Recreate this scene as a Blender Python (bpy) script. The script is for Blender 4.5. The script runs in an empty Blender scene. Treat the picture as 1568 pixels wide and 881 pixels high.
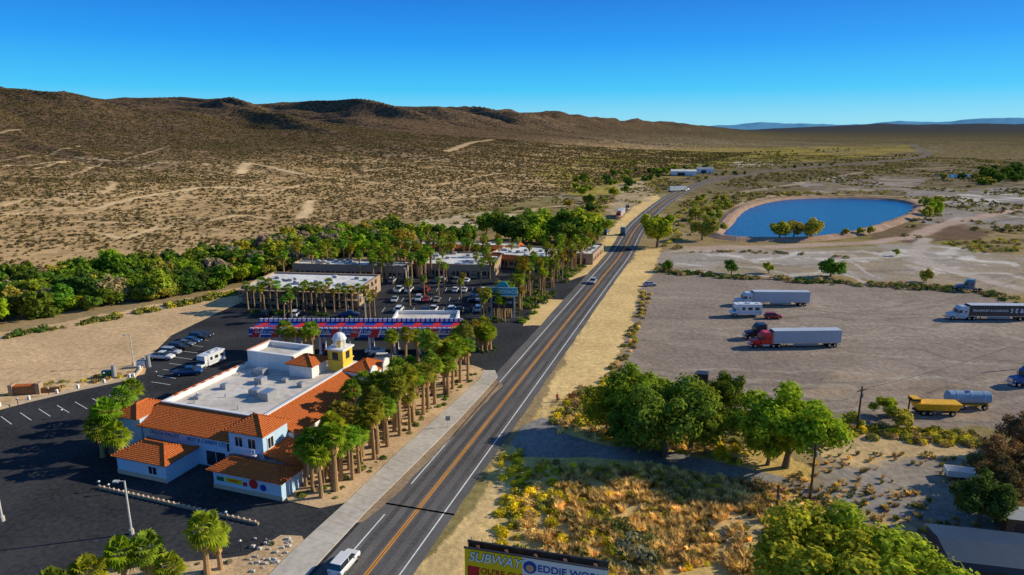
import bpy, math, random
import numpy as np
from mathutils import Vector, Matrix
random.seed(7); rng=np.random.default_rng(7)
scene=bpy.context.scene
R=math.radians
# ------------------------------------------------------------------ survey
CAMH=50.0; PITCH=R(13.2); FP=1045.0
sp,cp=math.sin(PITCH),math.cos(PITCH)
def G(u,v,z=0.0):
    """photogrammetry: ground point (metres) seen at a photo coordinate"""
    x=(u-784)/FP; y=-(v-440.5)/FP
    dY=cp+y*sp; dZ=-sp+y*cp
    t=(CAMH-z)/(-dZ)
    return (t*x,t*dY)
def GP(l,z=0.0): return [G(u,v,z) for u,v in l]
# ------------------------------------------------------------------ noise
def vn(x,y,s=0):
    x=np.asarray(x,float);y=np.asarray(y,float)
    xi=np.floor(x).astype(np.int64);yi=np.floor(y).astype(np.int64)
    fx=x-xi;fy=y-yi;fx=fx*fx*(3-2*fx);fy=fy*fy*(3-2*fy)
    def h(a,b):
        n=(a*374761393+b*668265263+s*1442695041)&0xffffffff
        n=((n^(n>>13))*1274126177)&0xffffffff
        return ((n^(n>>16))&0xffffff)/float(0xffffff)
    return (h(xi,yi)*(1-fx)+h(xi+1,yi)*fx)*(1-fy)+(h(xi,yi+1)*(1-fx)+h(xi+1,yi+1)*fx)*fy
def fbm(x,y,o=4,s=0):
    a=0;amp=.5;tot=0
    for i in range(o):
        a=a+amp*vn(x*2**i+i*17.3,y*2**i-i*9.1,s+i);tot+=amp;amp*=.5
    return a/tot
def sm(t):
    t=np.clip(t,0,1);return t*t*(3-2*t)
AX=R(27)
def PA(x,y): return -x*math.cos(AX)+y*math.sin(AX), x*math.sin(AX)+y*math.cos(AX)
def hgt(x,y):
    x=np.asarray(x,float);y=np.asarray(y,float)
    P,A=PA(x,y)
    r=np.hypot(x,y)
    w=(fbm(A/420,P/420,3,5)-.5)
    Pw=P+230*w*sm((P-350)/400)
    ped=36*sm((Pw-240)/900)*1.35
    fade=1-sm((A-2600)/6800)
    n=fbm(A/230+.9*w,P/1300+3,2,11)
    rid=1-np.abs(2*n-1)*2.0
    n2=fbm(A/85+1.5*w,P/330,3,21); rid2=1-np.abs(2*n2-1)*1.8
    up=sm((Pw-760)/560)
    mid=up*(1-sm((Pw-1220)/300)*.72)
    hill=(70+12*(fbm(A/900,P/2000,2,31)-.5)*2+36*(1-sm((A-430)/560)))*up
    hill=hill+mid*(54*(rid-.80)+24*(rid2-.72))
    gul=-5.5*sm((P-300)/300)*sm((.10-np.abs(fbm(A/170,P/700,3,41)-.5))/.10)*(1-up*.4)
    z=(ped+hill)*np.maximum(fade,0)+gul*fade
    z=z+1.5*(fbm(x/40,y/40,3,51)-.5)*sm((P-260)/200)
    th=np.degrees(np.arctan2(x,np.maximum(y,1)))
    front=(y>0)
    d1=np.exp(-((r-10500)/2200)**2)*sm((th-15)/14)*(66+60*fbm(th/3.,r/3000,4,61))*1.0
    d2=np.exp(-((r-26000)/3500)**2)*sm((th-13)/6)*(100+190*fbm(th/2.2,r/9000,4,71)+120*sm((th-28)/9))
    return z+front*(d1+d2)
def Gt(u,v):
    x=(u-784)/FP; y=-(v-440.5)/FP
    dY=cp+y*sp; dZ=-sp+y*cp
    t=np.geomspace(60,9000,3000)
    z=CAMH+t*dZ; h=hgt(t*x,t*dY)
    i=np.argmax(z<h) or 2999
    return (t[i]*x,t[i]*dY)
def inpoly(x,y,poly):
    c=np.zeros(x.shape,bool);n=len(poly)
    for i in range(n):
        x1,y1=poly[i];x2,y2=poly[(i+1)%n]
        if y1==y2: continue
        m=((y1>y)!=(y2>y))&(x<(x2-x1)*(y-y1)/(y2-y1)+x1)
        c^=m
    return c
def dline(x,y,pts):
    d=np.full(x.shape,1e9)
    for (x1,y1),(x2,y2) in zip(pts[:-1],pts[1:]):
        dx,dy=x2-x1,y2-y1;L=dx*dx+dy*dy+1e-9
        t=np.clip(((x-x1)*dx+(y-y1)*dy)/L,0,1)
        d=np.minimum(d,np.hypot(x-x1-t*dx,y-y1-t*dy))
    return d
# ------------------------------------------------------------------ materials
def newmat(name):
    m=bpy.data.materials.new(name);m.use_nodes=True
    nt=m.node_tree;nt.nodes.clear()
    o=nt.nodes.new('ShaderNodeOutputMaterial')
    return m,nt,o
def N(nt,t,**k):
    n=nt.nodes.new(t)
    for a,b in k.items():
        if a in n.inputs: n.inputs[a].default_value=b
        else: setattr(n,a,b)
    return n
def c4(c): return (c[0],c[1],c[2],1)
def pm(name,col,rough=.8,var=.25,scale=1.5,bump=.0,metal=0.0,bscale=None,objcol=False,spec=.3,big=.15):
    m,nt,o=newmat(name);l=nt.links.new
    if rough>=.85:
        b=N(nt,'ShaderNodeBsdfDiffuse');ci=b.inputs['Color']
    else:
        b=N(nt,'ShaderNodeBsdfPrincipled');b.inputs['Roughness'].default_value=rough
        b.inputs['Metallic'].default_value=metal;b.inputs['Specular IOR Level'].default_value=spec;ci=b.inputs['Base Color']
    g=N(nt,'ShaderNodeNewGeometry')
    n=N(nt,'ShaderNodeTexNoise');n.inputs['Scale'].default_value=scale;n.inputs['Detail'].default_value=6
    l(g.outputs['Position'],n.inputs['Vector'])
    n2=N(nt,'ShaderNodeTexNoise');n2.inputs['Scale'].default_value=big;n2.inputs['Detail'].default_value=5
    l(g.outputs['Position'],n2.inputs['Vector'])
    a=N(nt,'ShaderNodeMath',operation='ADD');l(n.outputs[0],a.inputs[0]);l(n2.outputs[0],a.inputs[1])
    mr=N(nt,'ShaderNodeMapRange');mr.inputs[1].default_value=.7;mr.inputs[2].default_value=1.3
    mr.inputs[3].default_value=1-var;mr.inputs[4].default_value=1+var
    l(a.outputs[0],mr.inputs[0])
    mx=N(nt,'ShaderNodeMix',data_type='RGBA',blend_type='MULTIPLY');mx.inputs[0].default_value=1
    mx.inputs[6].default_value=c4(col)
    if objcol:
        oi=N(nt,'ShaderNodeObjectInfo');l(oi.outputs['Color'],mx.inputs[6])
    l(mr.outputs[0],mx.inputs[7]);l(mx.outputs[2],ci)
    if bump>0:
        bp=N(nt,'ShaderNodeBump');bp.inputs['Strength'].default_value=1;bp.inputs['Distance'].default_value=bump
        n3=N(nt,'ShaderNodeTexNoise');n3.inputs['Scale'].default_value=bscale or scale*3;n3.inputs['Detail'].default_value=4
        l(g.outputs['Position'],n3.inputs['Vector']);l(n3.outputs[0],bp.inputs['Height']);l(bp.outputs[0],b.inputs['Normal'])
    l(b.outputs[0],o.inputs[0]);return m
def leafmat(name,use_attr=False,trans=.3):
    m,nt,o=newmat(name);l=nt.links.new
    g=N(nt,'ShaderNodeNewGeometry')
    n=N(nt,'ShaderNodeTexNoise');n.inputs['Scale'].default_value=.8;n.inputs['Detail'].default_value=6
    l(g.outputs['Position'],n.inputs['Vector'])
    mr=N(nt,'ShaderNodeMapRange');mr.inputs[1].default_value=.35;mr.inputs[2].default_value=.65
    mr.inputs[3].default_value=.55;mr.inputs[4].default_value=1.5
    l(n.outputs[0],mr.inputs[0])
    mx=N(nt,'ShaderNodeMix',data_type='RGBA',blend_type='MULTIPLY');mx.inputs[0].default_value=1
    if use_attr:
        a=N(nt,'ShaderNodeAttribute',attribute_name='Col');l(a.outputs['Color'],mx.inputs[6])
    else:
        a=N(nt,'ShaderNodeObjectInfo');l(a.outputs['Color'],mx.inputs[6])
    l(mr.outputs[0],mx.inputs[7])
    d=N(nt,'ShaderNodeBsdfDiffuse');t=N(nt,'ShaderNodeBsdfTranslucent');ms=N(nt,'ShaderNodeMixShader')
    ms.inputs[0].default_value=trans
    l(mx.outputs[2],d.inputs[0]);l(mx.outputs[2],t.inputs[0]);l(d.outputs[0],ms.inputs[1]);l(t.outputs[0],ms.inputs[2])
    l(ms.outputs[0],o.inputs[0]);return m
LEAF=leafmat('leaf_foliage',False,.4);SHRUBM=leafmat('shrub_foliage',True,.25)
BARK=pm('bark',(.20,.15,.10),.9,.3,4)
PTRUNK=pm('palm_trunk_bark',(.38,.24,.12),.9,.35,5)
SKIRT=pm('dead_fronds',(.44,.27,.10),.9,.3,5)
WHITE=pm('white_stucco',(.82,.79,.74),.85,.08,2,.01)
SHADEW=pm('shade_tinted_white_stucco',(.50,.68,.84),.85,.08,2,.01)  # white stucco with the blue cast of shade put into its colour
CREAM=pm('cream_stucco',(.60,.48,.35),.85,.1,2,.01)
TANW=pm('tan_stucco',(.42,.30,.20),.85,.1,2)
YEL=pm('yellow_stucco',(.82,.55,.08),.85,.1,2)
ROOFG=pm('flat_roof_membrane',(.62,.57,.51),.9,.25,.8)
ROOFW=pm('white_roof_membrane',(.72,.70,.67),.9,.3,.8)
GLASS=pm('window_glass',(.02,.03,.045),.08,.1,1,spec=.6)
TRIM=pm('white_trim',(.8,.8,.8),.6,.05)
DARK=pm('dark_metal',(.03,.03,.035),.5,.2)
RUB=pm('tyre_rubber',(.018,.018,.018),.85,.1)
CHR=pm('bright_metal',(.6,.6,.62),.3,.1,2,metal=.8)
GREYM=pm('grey_metal',(.33,.34,.35),.5,.15,2)
LPOLE=pm('light_pole_paint',(.6,.58,.54),.5,.1,2)
PAINT=pm('vehicle_paint',(1,1,1),.25,.03,1,objcol=True,spec=.5)
PTRL=pm('trailer_panel',(.55,.57,.6),.35,.1,1.2)
REDL=pm('tail_light_red',(.4,.01,.01),.3,.05)
LAMP=pm('headlight_lens',(.75,.75,.72),.1,.05)
WOOD=pm('weathered_wood',(.13,.085,.055),.9,.3,4)
CONC=pm('concrete',(.56,.50,.42),.9,.18,1.2,.01)
ASPH=pm('highway_asphalt',(.155,.145,.137),.9,.28,3,.01,big=.12)
LOTA=pm('parking_lot_asphalt',(.050,.051,.055),.9,.42,1.5,.01,big=.09)
ACC=pm('worn_asphalt',(.26,.24,.22),.9,.35,1.2,.02)
SHLD=pm('shoulder_dirt',(.38,.27,.17),.95,.3,1.5,.03)
PGRAV=pm('planter_gravel',(.64,.44,.25),.95,.35,2.5,.06)
ROCK=pm('pale_rocks',(.5,.46,.4),.9,.3,3)
WLINE=pm('white_road_paint',(.82,.81,.77),.9,.22,3)
OLINE=pm('orange_road_paint',(.9,.34,.02),.9,.22,3)
BLUE=pm('blue_sign_panel',(.015,.06,.34),.5,.1);RED=pm('red_sign_panel',(.62,.03,.03),.5,.1)
SUBY=pm('yellow_billboard_vinyl',(.9,.62,.01),.5,.05);GRN=pm('green_sign_paint',(.01,.16,.05),.5,.05)
BWHITE=pm('white_billboard_vinyl',(.75,.75,.72),.5,.05);TEAL=pm('teal_sign_panel',(.03,.30,.36),.5,.1)
YTRK=pm('yellow_equipment_paint',(.80,.42,.02),.5,.3,2)
BERM=pm('pond_bank_gravel',(.40,.27,.19),.95,.3,1,.05)
NAVY=pm('dark_blue_shed',(.02,.045,.09),.5,.15)  # very dark blue, on the storage shed's walls and roof
SLET=pm('faded_blue_lettering',(.10,.24,.45),.8,.1)
def tilemat():
    m,nt,o=newmat('terracotta_tile');l=nt.links.new
    b=N(nt,'ShaderNodeBsdfDiffuse')
    tc=N(nt,'ShaderNodeTexCoord')
    w=N(nt,'ShaderNodeTexWave');w.inputs['Scale'].default_value=1.1;w.inputs['Distortion'].default_value=.4
    w2=N(nt,'ShaderNodeTexWave');w2.inputs['Scale'].default_value=1.1;w2.bands_direction='Y';w2.inputs['Distortion'].default_value=.4
    l(tc.outputs['Object'],w.inputs[0]);l(tc.outputs['Object'],w2.inputs[0])
    n=N(nt,'ShaderNodeTexNoise');n.inputs['Scale'].default_value=3.5;n.inputs['Detail'].default_value=6;l(tc.outputs['Object'],n.inputs[0])
    a=N(nt,'ShaderNodeMath',operation='MULTIPLY_ADD');l(w.outputs[1],a.inputs[0]);a.inputs[1].default_value=.45;l(n.outputs[0],a.inputs[2])
    a2=N(nt,'ShaderNodeMath',operation='MULTIPLY_ADD');l(w2.outputs[1],a2.inputs[0]);a2.inputs[1].default_value=.45;l(a.outputs[0],a2.inputs[2])
    cr=N(nt,'ShaderNodeValToRGB');cr.color_ramp.elements[0].position=.45;cr.color_ramp.elements[0].color=(.11,.020,.008,1)
    cr.color_ramp.elements[1].position=1.0;cr.color_ramp.elements[1].color=(.68,.19,.055,1)
    e=cr.color_ramp.elements.new(.7);e.color=(.40,.085,.025,1)
    l(a2.outputs[0],cr.inputs[0]);l(cr.outputs[0],b.inputs['Color'])
    bp=N(nt,'ShaderNodeBump');bp.inputs['Distance'].default_value=.12;l(a2.outputs[0],bp.inputs['Height']);l(bp.outputs[0],b.inputs['Normal'])
    l(b.outputs[0],o.inputs[0]);return m
TILE=tilemat()
def watermat():
    m,nt,o=newmat('pond_water');l=nt.links.new
    b=N(nt,'ShaderNodeBsdfPrincipled');b.inputs['Base Color'].default_value=(.002,.075,.24,1)
    b.inputs['Roughness'].default_value=.2;b.inputs['IOR'].default_value=1.33;b.inputs['Specular IOR Level'].default_value=.3
    g=N(nt,'ShaderNodeNewGeometry');n=N(nt,'ShaderNodeTexNoise');n.inputs['Scale'].default_value=.5;n.inputs['Detail'].default_value=6
    l(g.outputs['Position'],n.inputs[0])
    bp=N(nt,'ShaderNodeBump');bp.inputs['Distance'].default_value=.7;l(n.outputs[0],bp.inputs['Height']);l(bp.outputs[0],b.inputs['Normal'])
    l(b.outputs[0],o.inputs[0]);return m
WATER=watermat()
# ------------------------------------------------------------------ mesh helpers
def link(ob,parent=None):
    scene.collection.objects.link(ob)
    if parent: ob.parent=parent
    return ob
def mesh_np(name,V,F,mats,cols=None,extra=None,smooth=False):
    me=bpy.data.meshes.new(name);k=F.shape[1]
    me.vertices.add(len(V));me.vertices.foreach_set('co',np.asarray(V,np.float32).ravel())
    me.loops.add(F.size);me.loops.foreach_set('vertex_index',F.astype(np.int32).ravel())
    me.polygons.add(len(F));me.polygons.foreach_set('loop_start',np.arange(0,F.size,k,dtype=np.int32))
    if smooth: me.polygons.foreach_set('use_smooth',np.ones(len(F),bool))
    for m in mats: me.materials.append(m)
    me.update(calc_edges=True)
    if cols is not None:
        a=me.attributes.new('Col','FLOAT_COLOR','POINT')
        cc=np.ones((len(V),4),np.float32);cc[:,:3]=cols;a.data.foreach_set('color',cc.ravel())
    if extra is not None:
        a=me.attributes.new('shrub','FLOAT','POINT');a.data.foreach_set('value',extra.astype(np.float32))
    return me
class MB:
    def __init__(s): s.v=[];s.f=[];s.m=[]
    def add(s,vs,fs,m=0):
        o=len(s.v);s.v+=[tuple(v) for v in vs]
        for i,f in enumerate(fs): s.f.append([o+k for k in f]);s.m.append(m if isinstance(m,int) else m[i])
    def box(s,x0,x1,y0,y1,z0,z1,m=0):
        s.add([(x0,y0,z0),(x1,y0,z0),(x1,y1,z0),(x0,y1,z0),(x0,y0,z1),(x1,y0,z1),(x1,y1,z1),(x0,y1,z1)],
          [(0,3,2,1),(4,5,6,7),(0,1,5,4),(1,2,6,5),(2,3,7,6),(3,0,4,7)],m)
    def frus(s,a,z0,b,z1,ms=0,mt=0):
        x0,x1,y0,y1=a;X0,X1,Y0,Y1=b
        s.add([(x0,y0,z0),(x1,y0,z0),(x1,y1,z0),(x0,y1,z0),(X0,Y0,z1),(X1,Y0,z1),(X1,Y1,z1),(X0,Y1,z1)],
          [(0,3,2,1),(4,5,6,7),(0,1,5,4),(1,2,6,5),(2,3,7,6),(3,0,4,7)],[ms,mt,ms,ms,ms,ms])
    def cyl(s,p0,p1,r0,r1=None,n=10,m=0):
        r1=r0 if r1 is None else r1
        p0=Vector(p0);p1=Vector(p1);d=(p1-p0).normalized()
        a=d.orthogonal().normalized();b=d.cross(a)
        vs=[];
        for p,r in((p0,r0),(p1,r1)):
            for i in range(n):
                t=2*math.pi*i/n;vs.append(p+a*r*math.cos(t)+b*r*math.sin(t))
        fs=[(i,(i+1)%n,n+(i+1)%n,n+i) for i in range(n)]+[tuple(range(n-1,-1,-1)),tuple(range(n,2*n))]
        s.add(vs,fs,m)
    def hip(s,x0,x1,y0,y1,z,h,m=0,oh=.5,g=0):
        x0-=oh;x1+=oh;y0-=oh;y1+=oh;w=x1-x0;d=y1-y0;t=.15
        if w>=d: r0=(x0+d/2,(y0+y1)/2,z+h);r1=(x1-d/2,(y0+y1)/2,z+h);top=[(0,1,5,4),(1,2,5),(2,3,4,5),(3,0,4)]
        else: r0=((x0+x1)/2,y0+w/2,z+h);r1=((x0+x1)/2,y1-w/2,z+h);top=[(0,1,4),(1,2,5,4),(2,3,5),(3,0,4,5)]
        s.add([(x0,y0,z),(x1,y0,z),(x1,y1,z),(x0,y1,z),r0,r1],top,m)
        s.box(x0,x1,y0,y1,z-t,z-.003,m)
        a=[(x0,y0,z),(x1,y0,z),(x1,y1,z),(x0,y1,z)]
        for p in a:
            q=r0 if (Vector(p)-Vector(r0)).length<=(Vector(p)-Vector(r1)).length+1e-6 else r1
            s.cyl(p,q,.13,.13,6,m)
        if (Vector(r0)-Vector(r1)).length>.1:s.cyl(r0,r1,.15,.15,6,m)
    def quadslab(s,pts,t,m=0):
        lo=[(p[0],p[1],p[2]-t) for p in pts]
        s.add(list(pts)+lo,[(0,1,2,3),(7,6,5,4),(0,4,5,1),(1,5,6,2),(2,6,7,3),(3,7,4,0)],m)
    def loft(s,st,m=0):
        o=[]
        for x,zb,zt,hw in st:
            o.append([(x,-hw*.9,zb),(x,-hw,zb+(zt-zb)*.3),(x,-hw,zt-(zt-zb)*.2),(x,-hw*.88,zt),(x,hw*.88,zt),(x,hw,zt-(zt-zb)*.2),(x,hw,zb+(zt-zb)*.3),(x,hw*.9,zb)])
        vs=sum(o,[]);fs=[]
        for i in range(len(o)-1):
            for k in range(8): fs.append((i*8+k,i*8+(k+1)%8,i*8+8+(k+1)%8,i*8+8+k))
        fs.append(tuple(range(7,-1,-1)));n=len(vs)-8;fs.append(tuple(range(n,n+8)))
        s.add(vs,fs,m)
    def wheel(s,x,y,r,w,m=0,mh=1):
        s.cyl((x,y-w/2,r),(x,y+w/2,r),r,r,14,m);s.cyl((x,y-w/2-.01,r),(x,y+w/2+.01,r),r*.55,r*.55,10,mh)
    def mesh(s,name,mats):
        me=bpy.data.meshes.new(name);me.from_pydata(s.v,[],s.f)
        for m in mats: me.materials.append(m)
        me.polygons.foreach_set('material_index',s.m);me.update();return me
def put(name,me,x,y,z=0,rz=0,sc=1,col=None,parent=None,bevel=0):
    ob=bpy.data.objects.new(name,me);ob.location=(x,y,z);ob.rotation_euler=(0,0,rz)
    ob.scale=(sc,sc,sc) if not isinstance(sc,tuple) else sc
    if col: ob.color=c4(col)
    link(ob,parent)
    if bevel:
        b=ob.modifiers.new('bevel','BEVEL');b.width=bevel;b.segments=2;b.limit_method='ANGLE'
    return ob
def empty(name,x,y,z=0,rz=0):
    e=bpy.data.objects.new(name,None);e.location=(x,y,z);e.rotation_euler=(0,0,rz);e.empty_display_size=.5;return link(e)
def text(name,s,size,loc,rot,mat,parent=None,ext=.02,shear=0,sx=1,off=.012):
    c=bpy.data.curves.new(name,'FONT');c.body=s;c.size=size;c.extrude=ext;c.align_x='CENTER';c.align_y='CENTER';c.shear=shear
    c.offset=off*size
    c.materials.append(mat);o=bpy.data.objects.new(name,c);o.location=loc;o.rotation_euler=rot;o.scale=(sx,1,1);return link(o,parent)
# ------------------------------------------------------------------ ground
rr=[0,6,12,18,24,30]
r=30.
while r<2600: r*=1.0052;rr.append(r)
while r<60000: r*=1.022;rr.append(r)
rr=np.array(rr)
th=np.concatenate([np.arange(-180,-48,4.),np.arange(-48,48,.155),np.arange(48,180.1,4.)])
TH,RR=np.meshgrid(np.radians(th),rr)
X=(RR*np.sin(TH)).ravel();Y=(RR*np.cos(TH)).ravel()
Z=hgt(X,Y);P,A=PA(X,Y);RD=np.hypot(X,Y)
def lerp(c,d,m): return c*(1-m[:,None])+np.array(d)[None,:]*m[:,None]
nz=fbm(X/60,Y/60,4,3);nf=fbm(X/9,Y/9,3,4);nb=fbm(X/400,Y/400,4,8)
C=np.tile(np.array([.36,.26,.135]),(len(X),1))
C=lerp(C,(.25,.19,.115),sm((RD-380)/300)*.8)
C=lerp(C,(.25,.215,.065),sm((nz-.45)*6)*.6)
C=lerp(C,(.13,.115,.055),sm((nb-.5)*7)*.55*sm((RD-450)/300))
C=lerp(C,(.42,.35,.26),sm((fbm(X/90,Y/160,4,93)-.60)*12)*.6*sm((RD-420)/200)*(1-sm((RD-2000)/1500)))
des=sm((P-200)/60)*(1-.93*sm((A-1150)/900))
C=lerp(C,(.58,.385,.185),des)
C=lerp(C,(.45,.295,.14),des*sm((nz-.5)*7)*.6)
C=lerp(C,(.72,.50,.26),des*sm((fbm(X/25,Y/90,4,91)-.58)*12)*.6)
P2=P+230*(fbm(A/420,P/420,3,5)-.5)
hl=sm((P2-430)/400)
C=lerp(C,(.225,.140,.082),hl*.95)
C=lerp(C,(.14,.088,.055),hl*sm((nb-.42)*6)*.6)
C=lerp(C,(.15,.098,.06),hl*sm((fbm(X/70,Y/70,4,95)-.5)*8)*.6)
SH=np.clip(sm((RD-500)/400)*(1-sm((RD-12000)/3000)),0,1)*.95
SH=np.maximum(SH,.4*sm((RD-250)/150))
WASH=[]
def paint(px,col,amp=2.,st=1.,nsc=8.,sh=0.,terr=False,var=.0):
    poly=[Gt(*p) for p in px] if terr else GP(px)
    pa=np.array(poly);m=20
    idx=np.where((X>pa[:,0].min()-m)&(X<pa[:,0].max()+m)&(Y>pa[:,1].min()-m)&(Y<pa[:,1].max()+m))[0]
    x=X[idx];y=Y[idx]
    dx=(fbm(x/nsc,y/nsc,4,101)-.5)*amp*4;dy=(fbm(x/nsc,y/nsc,4,131)-.5)*amp*4
    k=inpoly(x+dx,y+dy,poly).astype(float)*st
    if var>0: k=k*(1-var*sm((fbm(x/nsc/1.7,y/nsc/1.7,5,151)-.42)*9))
    C[idx]=C[idx]*(1-k[:,None])+np.array(col)[None]*k[:,None]
    SH[idx]=SH[idx]*(1-k)+sh*k
def pline(px,w,col,st=1.,terr=False,amp=1.,sh=0):
    pts=[Gt(*p) for p in px] if terr else GP(px)
    if terr: WASH.append((pts,w))
    pa=np.array(pts);m=w*3+10
    idx=np.where((X>pa[:,0].min()-m)&(X<pa[:,0].max()+m)&(Y>pa[:,1].min()-m)&(Y<pa[:,1].max()+m))[0]
    x=X[idx];y=Y[idx]
    x2=x+(fbm(x/12,y/12,3,7)-.5)*amp*5;y2=y+(fbm(x/12,y/12,3,9)-.5)*amp*5
    k=sm((w-dline(x2,y2,pts))/w*2)*st
    C[idx]=C[idx]*(1-k[:,None])+np.array(col)[None]*k[:,None];SH[idx]*=(1-k)
sand=(.76,.53,.23);lot=(.315,.25,.20)
paint([(810,262),(900,240),(1080,228),(1390,222),(1400,232),(1250,248),(1080,262),(1000,285),(930,300),(880,300),(830,280)],(.42,.33,.065),8,.85,30,.4,var=.6)
paint([(1420,228),(1560,226),(1750,230),(1750,262),(1430,256)],(.24,.19,.09),10,.8,40,.5,var=.5)
paint([(1060,262),(1180,248),(1420,246),(1700,255),(1700,300),(1400,300),(1120,300),(1040,300)],(.21,.165,.105),6,.9,20,.5,var=.5)
paint([(1210,278),(1290,268),(1420,272),(1400,290),(1260,298)],(.42,.36,.32),5,.8,12,.2,var=.7)
paint([(1110,250),(1140,246),(1200,250),(1190,256),(1120,256)],(.58,.5,.4),5,.8,12,.1,var=.5)
paint([(1380,292),(1560,286),(1750,300),(1750,345),(1560,350),(1420,352),(1400,330)],(.33,.29,.265),4,.95,12,.1,var=.4)
paint([(1010,383),(1120,377),(1250,383),(1400,372),(1568,392),(1750,440),(1568,455),(1480,436),(1250,425),(1010,416)],(.40,.345,.29),4,1,14,.05,var=.5)
rs=random.Random(5)
for q in ([(1150,393),(1300,388),(1410,380),(1500,398),(1568,412),(1560,426),(1420,418),(1300,402)],[(1400,372),(1480,378),(1560,404),(1568,436),(1490,420),(1430,398)],[(1040,386),(1120,390),(1180,400),(1130,408),(1060,402)],[(1440,300),(1568,292),(1568,306),(1500,318)]):
    paint(q,(.64,.59,.53),3,.85,7,0,var=.95)
for k in range(16):
    u0=rs.uniform(1020,1480);v0=rs.uniform(384,425)
    pline([(u0,v0),(u0+60,v0+rs.uniform(-6,8)),(u0+130,v0+rs.uniform(-8,14)),(u0+190,v0+rs.uniform(-4,24))],rs.uniform(.9,1.8),(.66,.61,.55) if k%2 else (.24,.19,.15),.6,amp=2)
for k in range(8):
    u0=rs.uniform(1400,1520);v0=rs.uniform(290,345)
    pline([(u0,v0),(u0+60,v0+rs.uniform(-10,6)),(u0+140,v0+rs.uniform(-16,6))],rs.uniform(1.2,3),(.60,.56,.51) if k%2 else (.20,.17,.14),.7,amp=2)
paint([(1330,350),(1380,342),(1480,344),(1520,352),(1500,366),(1400,372),(1340,366)],(.19,.125,.085),3,1,10,.1,var=.3)
paint([(1440,372),(1500,370),(1568,366),(1568,388),(1500,386)],(.26,.21,.10),3,.9,10,.5,var=.4)
pline([(1055,380),(1200,378),(1330,372),(1400,362),(1440,345),(1568,318),(1700,290)],5.5,(.50,.36,.28),.95)
pline([(1420,366),(1400,385),(1420,405),(1500,425),(1568,445)],4,(.50,.42,.35),.9)
pline([(1080,345),(1110,318),(1180,300),(1300,298),(1400,302),(1420,318),(1400,338)],5,(.50,.35,.24),.95)
pline([(1100,300),(1200,285),(1330,262),(1420,258),(1568,250)],5,(.46,.36,.24),.8)
paint([(1000,418),(1100,424),(1300,432),(1480,446),(1568,468),(1900,540),(1900,700),(1568,652),(1400,662),(1300,655),(1140,640),(945,592),(980,445)],lot,1.5,1,6,0)
paint([(1000,450),(1300,445),(1500,470),(1568,490),(1500,520),(1100,470)],(.38,.31,.25),5,.7,14,0,var=.6)
paint([(1300,560),(1560,600),(1560,640),(1300,640),(1200,600)],(.41,.30,.20),5,.8,12,0,var=.5)
paint([(985,515),(1100,540),(1200,560),(1290,580),(1200,600),(1000,570)],(.25,.195,.155),5,.7,12,0,var=.6)
for k in range(44):
    a0=rs.uniform(436,645);u0=rs.uniform(960,1450);s_=1 if a0<540 else -.3
    cv=rs.uniform(-26,26)
    pline([(u0+60*j,a0+cv*(j/4)**2*s_+rs.uniform(-1,1)+j*rs.uniform(-1,2.5)) for j in range(6)],rs.uniform(.6,1.2),(.44,.37,.29) if k%2 else (.21,.17,.135),.5,amp=1.2)
paint([(1270,650),(1568,680),(1900,720),(1900,1100),(1160,1100),(1180,880),(1240,760),(1260,700)],(.35,.26,.165),2,1,6,0,var=.2)
paint([(1280,660),(1480,672),(1500,700),(1300,715),(1230,700)],(.60,.42,.21),2,1,6,0,var=.2)
paint([(1190,770),(1420,800),(1568,850),(1568,900),(1300,880)],(.56,.40,.22),3,1,6,0,var=.5)
paint([(1300,705),(1568,700),(1568,800),(1400,780),(1250,745)],(.31,.28,.255),3,.9,6,0,var=.3)
paint([(760,700),(860,600),(1000,640),(1180,690),(1250,730),(1200,881),(1160,1000),(700,1000)],(.62,.43,.15),2,1,6,0)
paint([(900,760),(1100,730),(1190,790),(1180,870),(1000,881)],(.64,.46,.22),3,.8,7,0,var=.5)
paint([(600,1000),(640,881),(740,760),(790,700),(840,600),(880,520),(925,450),(978,383),(1012,380),(1000,418),(980,445),(965,500),(945,545),(935,590),(880,600),(850,612),(830,640),(800,690),(802,712),(770,760),(760,881),(740,1000)],sand,.8,1,5,0)
paint([(590,1000),(640,881),(790,700),(870,575),(905,500),(960,420),(900,500),(860,600),(800,700),(700,881),(660,1000)],(.64,.45,.22),.8,.6,4,0)
paint([(-200,545),(0,510),(100,492),(250,466),(372,440),(385,462),(330,482),(232,548),(225,575),(0,632),(-200,680)],(.68,.46,.25),2,1,8,0,var=.15)
paint([(800,495),(815,460),(850,458),(900,400),(920,380),(940,345),(965,322),(985,303),(1005,298),(1012,305),(985,340),(960,370),(900,440),(850,500)],sand,1.2,1,6,0)
paint([(948,282),(985,275),(1000,295),(985,310),(940,330),(935,322)],(.55,.41,.25),4,.9,8,.1,var=.2)
paint([(640,340),(740,325),(790,330),(760,345),(650,362)],(.74,.58,.38),4,.9,9,.1,True,.4)
pline([(0,213),(90,214),(180,226),(330,240),(385,247)],5,(.07,.05,.03),.9,True)
LW=(.78,.56,.31)
pline([(0,205),(40,198),(58,196)],5,(.55,.40,.22),.85,True)
pline([(685,232),(720,219),(755,214)],8,(.60,.43,.24),.85,True)
pline([(140,322),(180,310),(230,300),(300,288),(350,287),(420,292)],3.2,LW,.95,True)
pline([(462,334),(470,322),(476,308)],4,LW,.95,True)
pline([(368,266),(374,256),(380,250)],6,LW,.95,True)
pline([(640,305),(700,303),(760,300),(860,302)],2.6,LW,.9,True)
pline([(380,250),(440,262),(520,275),(600,282)],3.0,LW,.8,True)
pline([(0,330),(60,322),(130,318)],2.2,LW,.8,True)
pline([(560,262),(640,258),(720,262),(820,270)],3.5,LW,.8,True)
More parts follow.
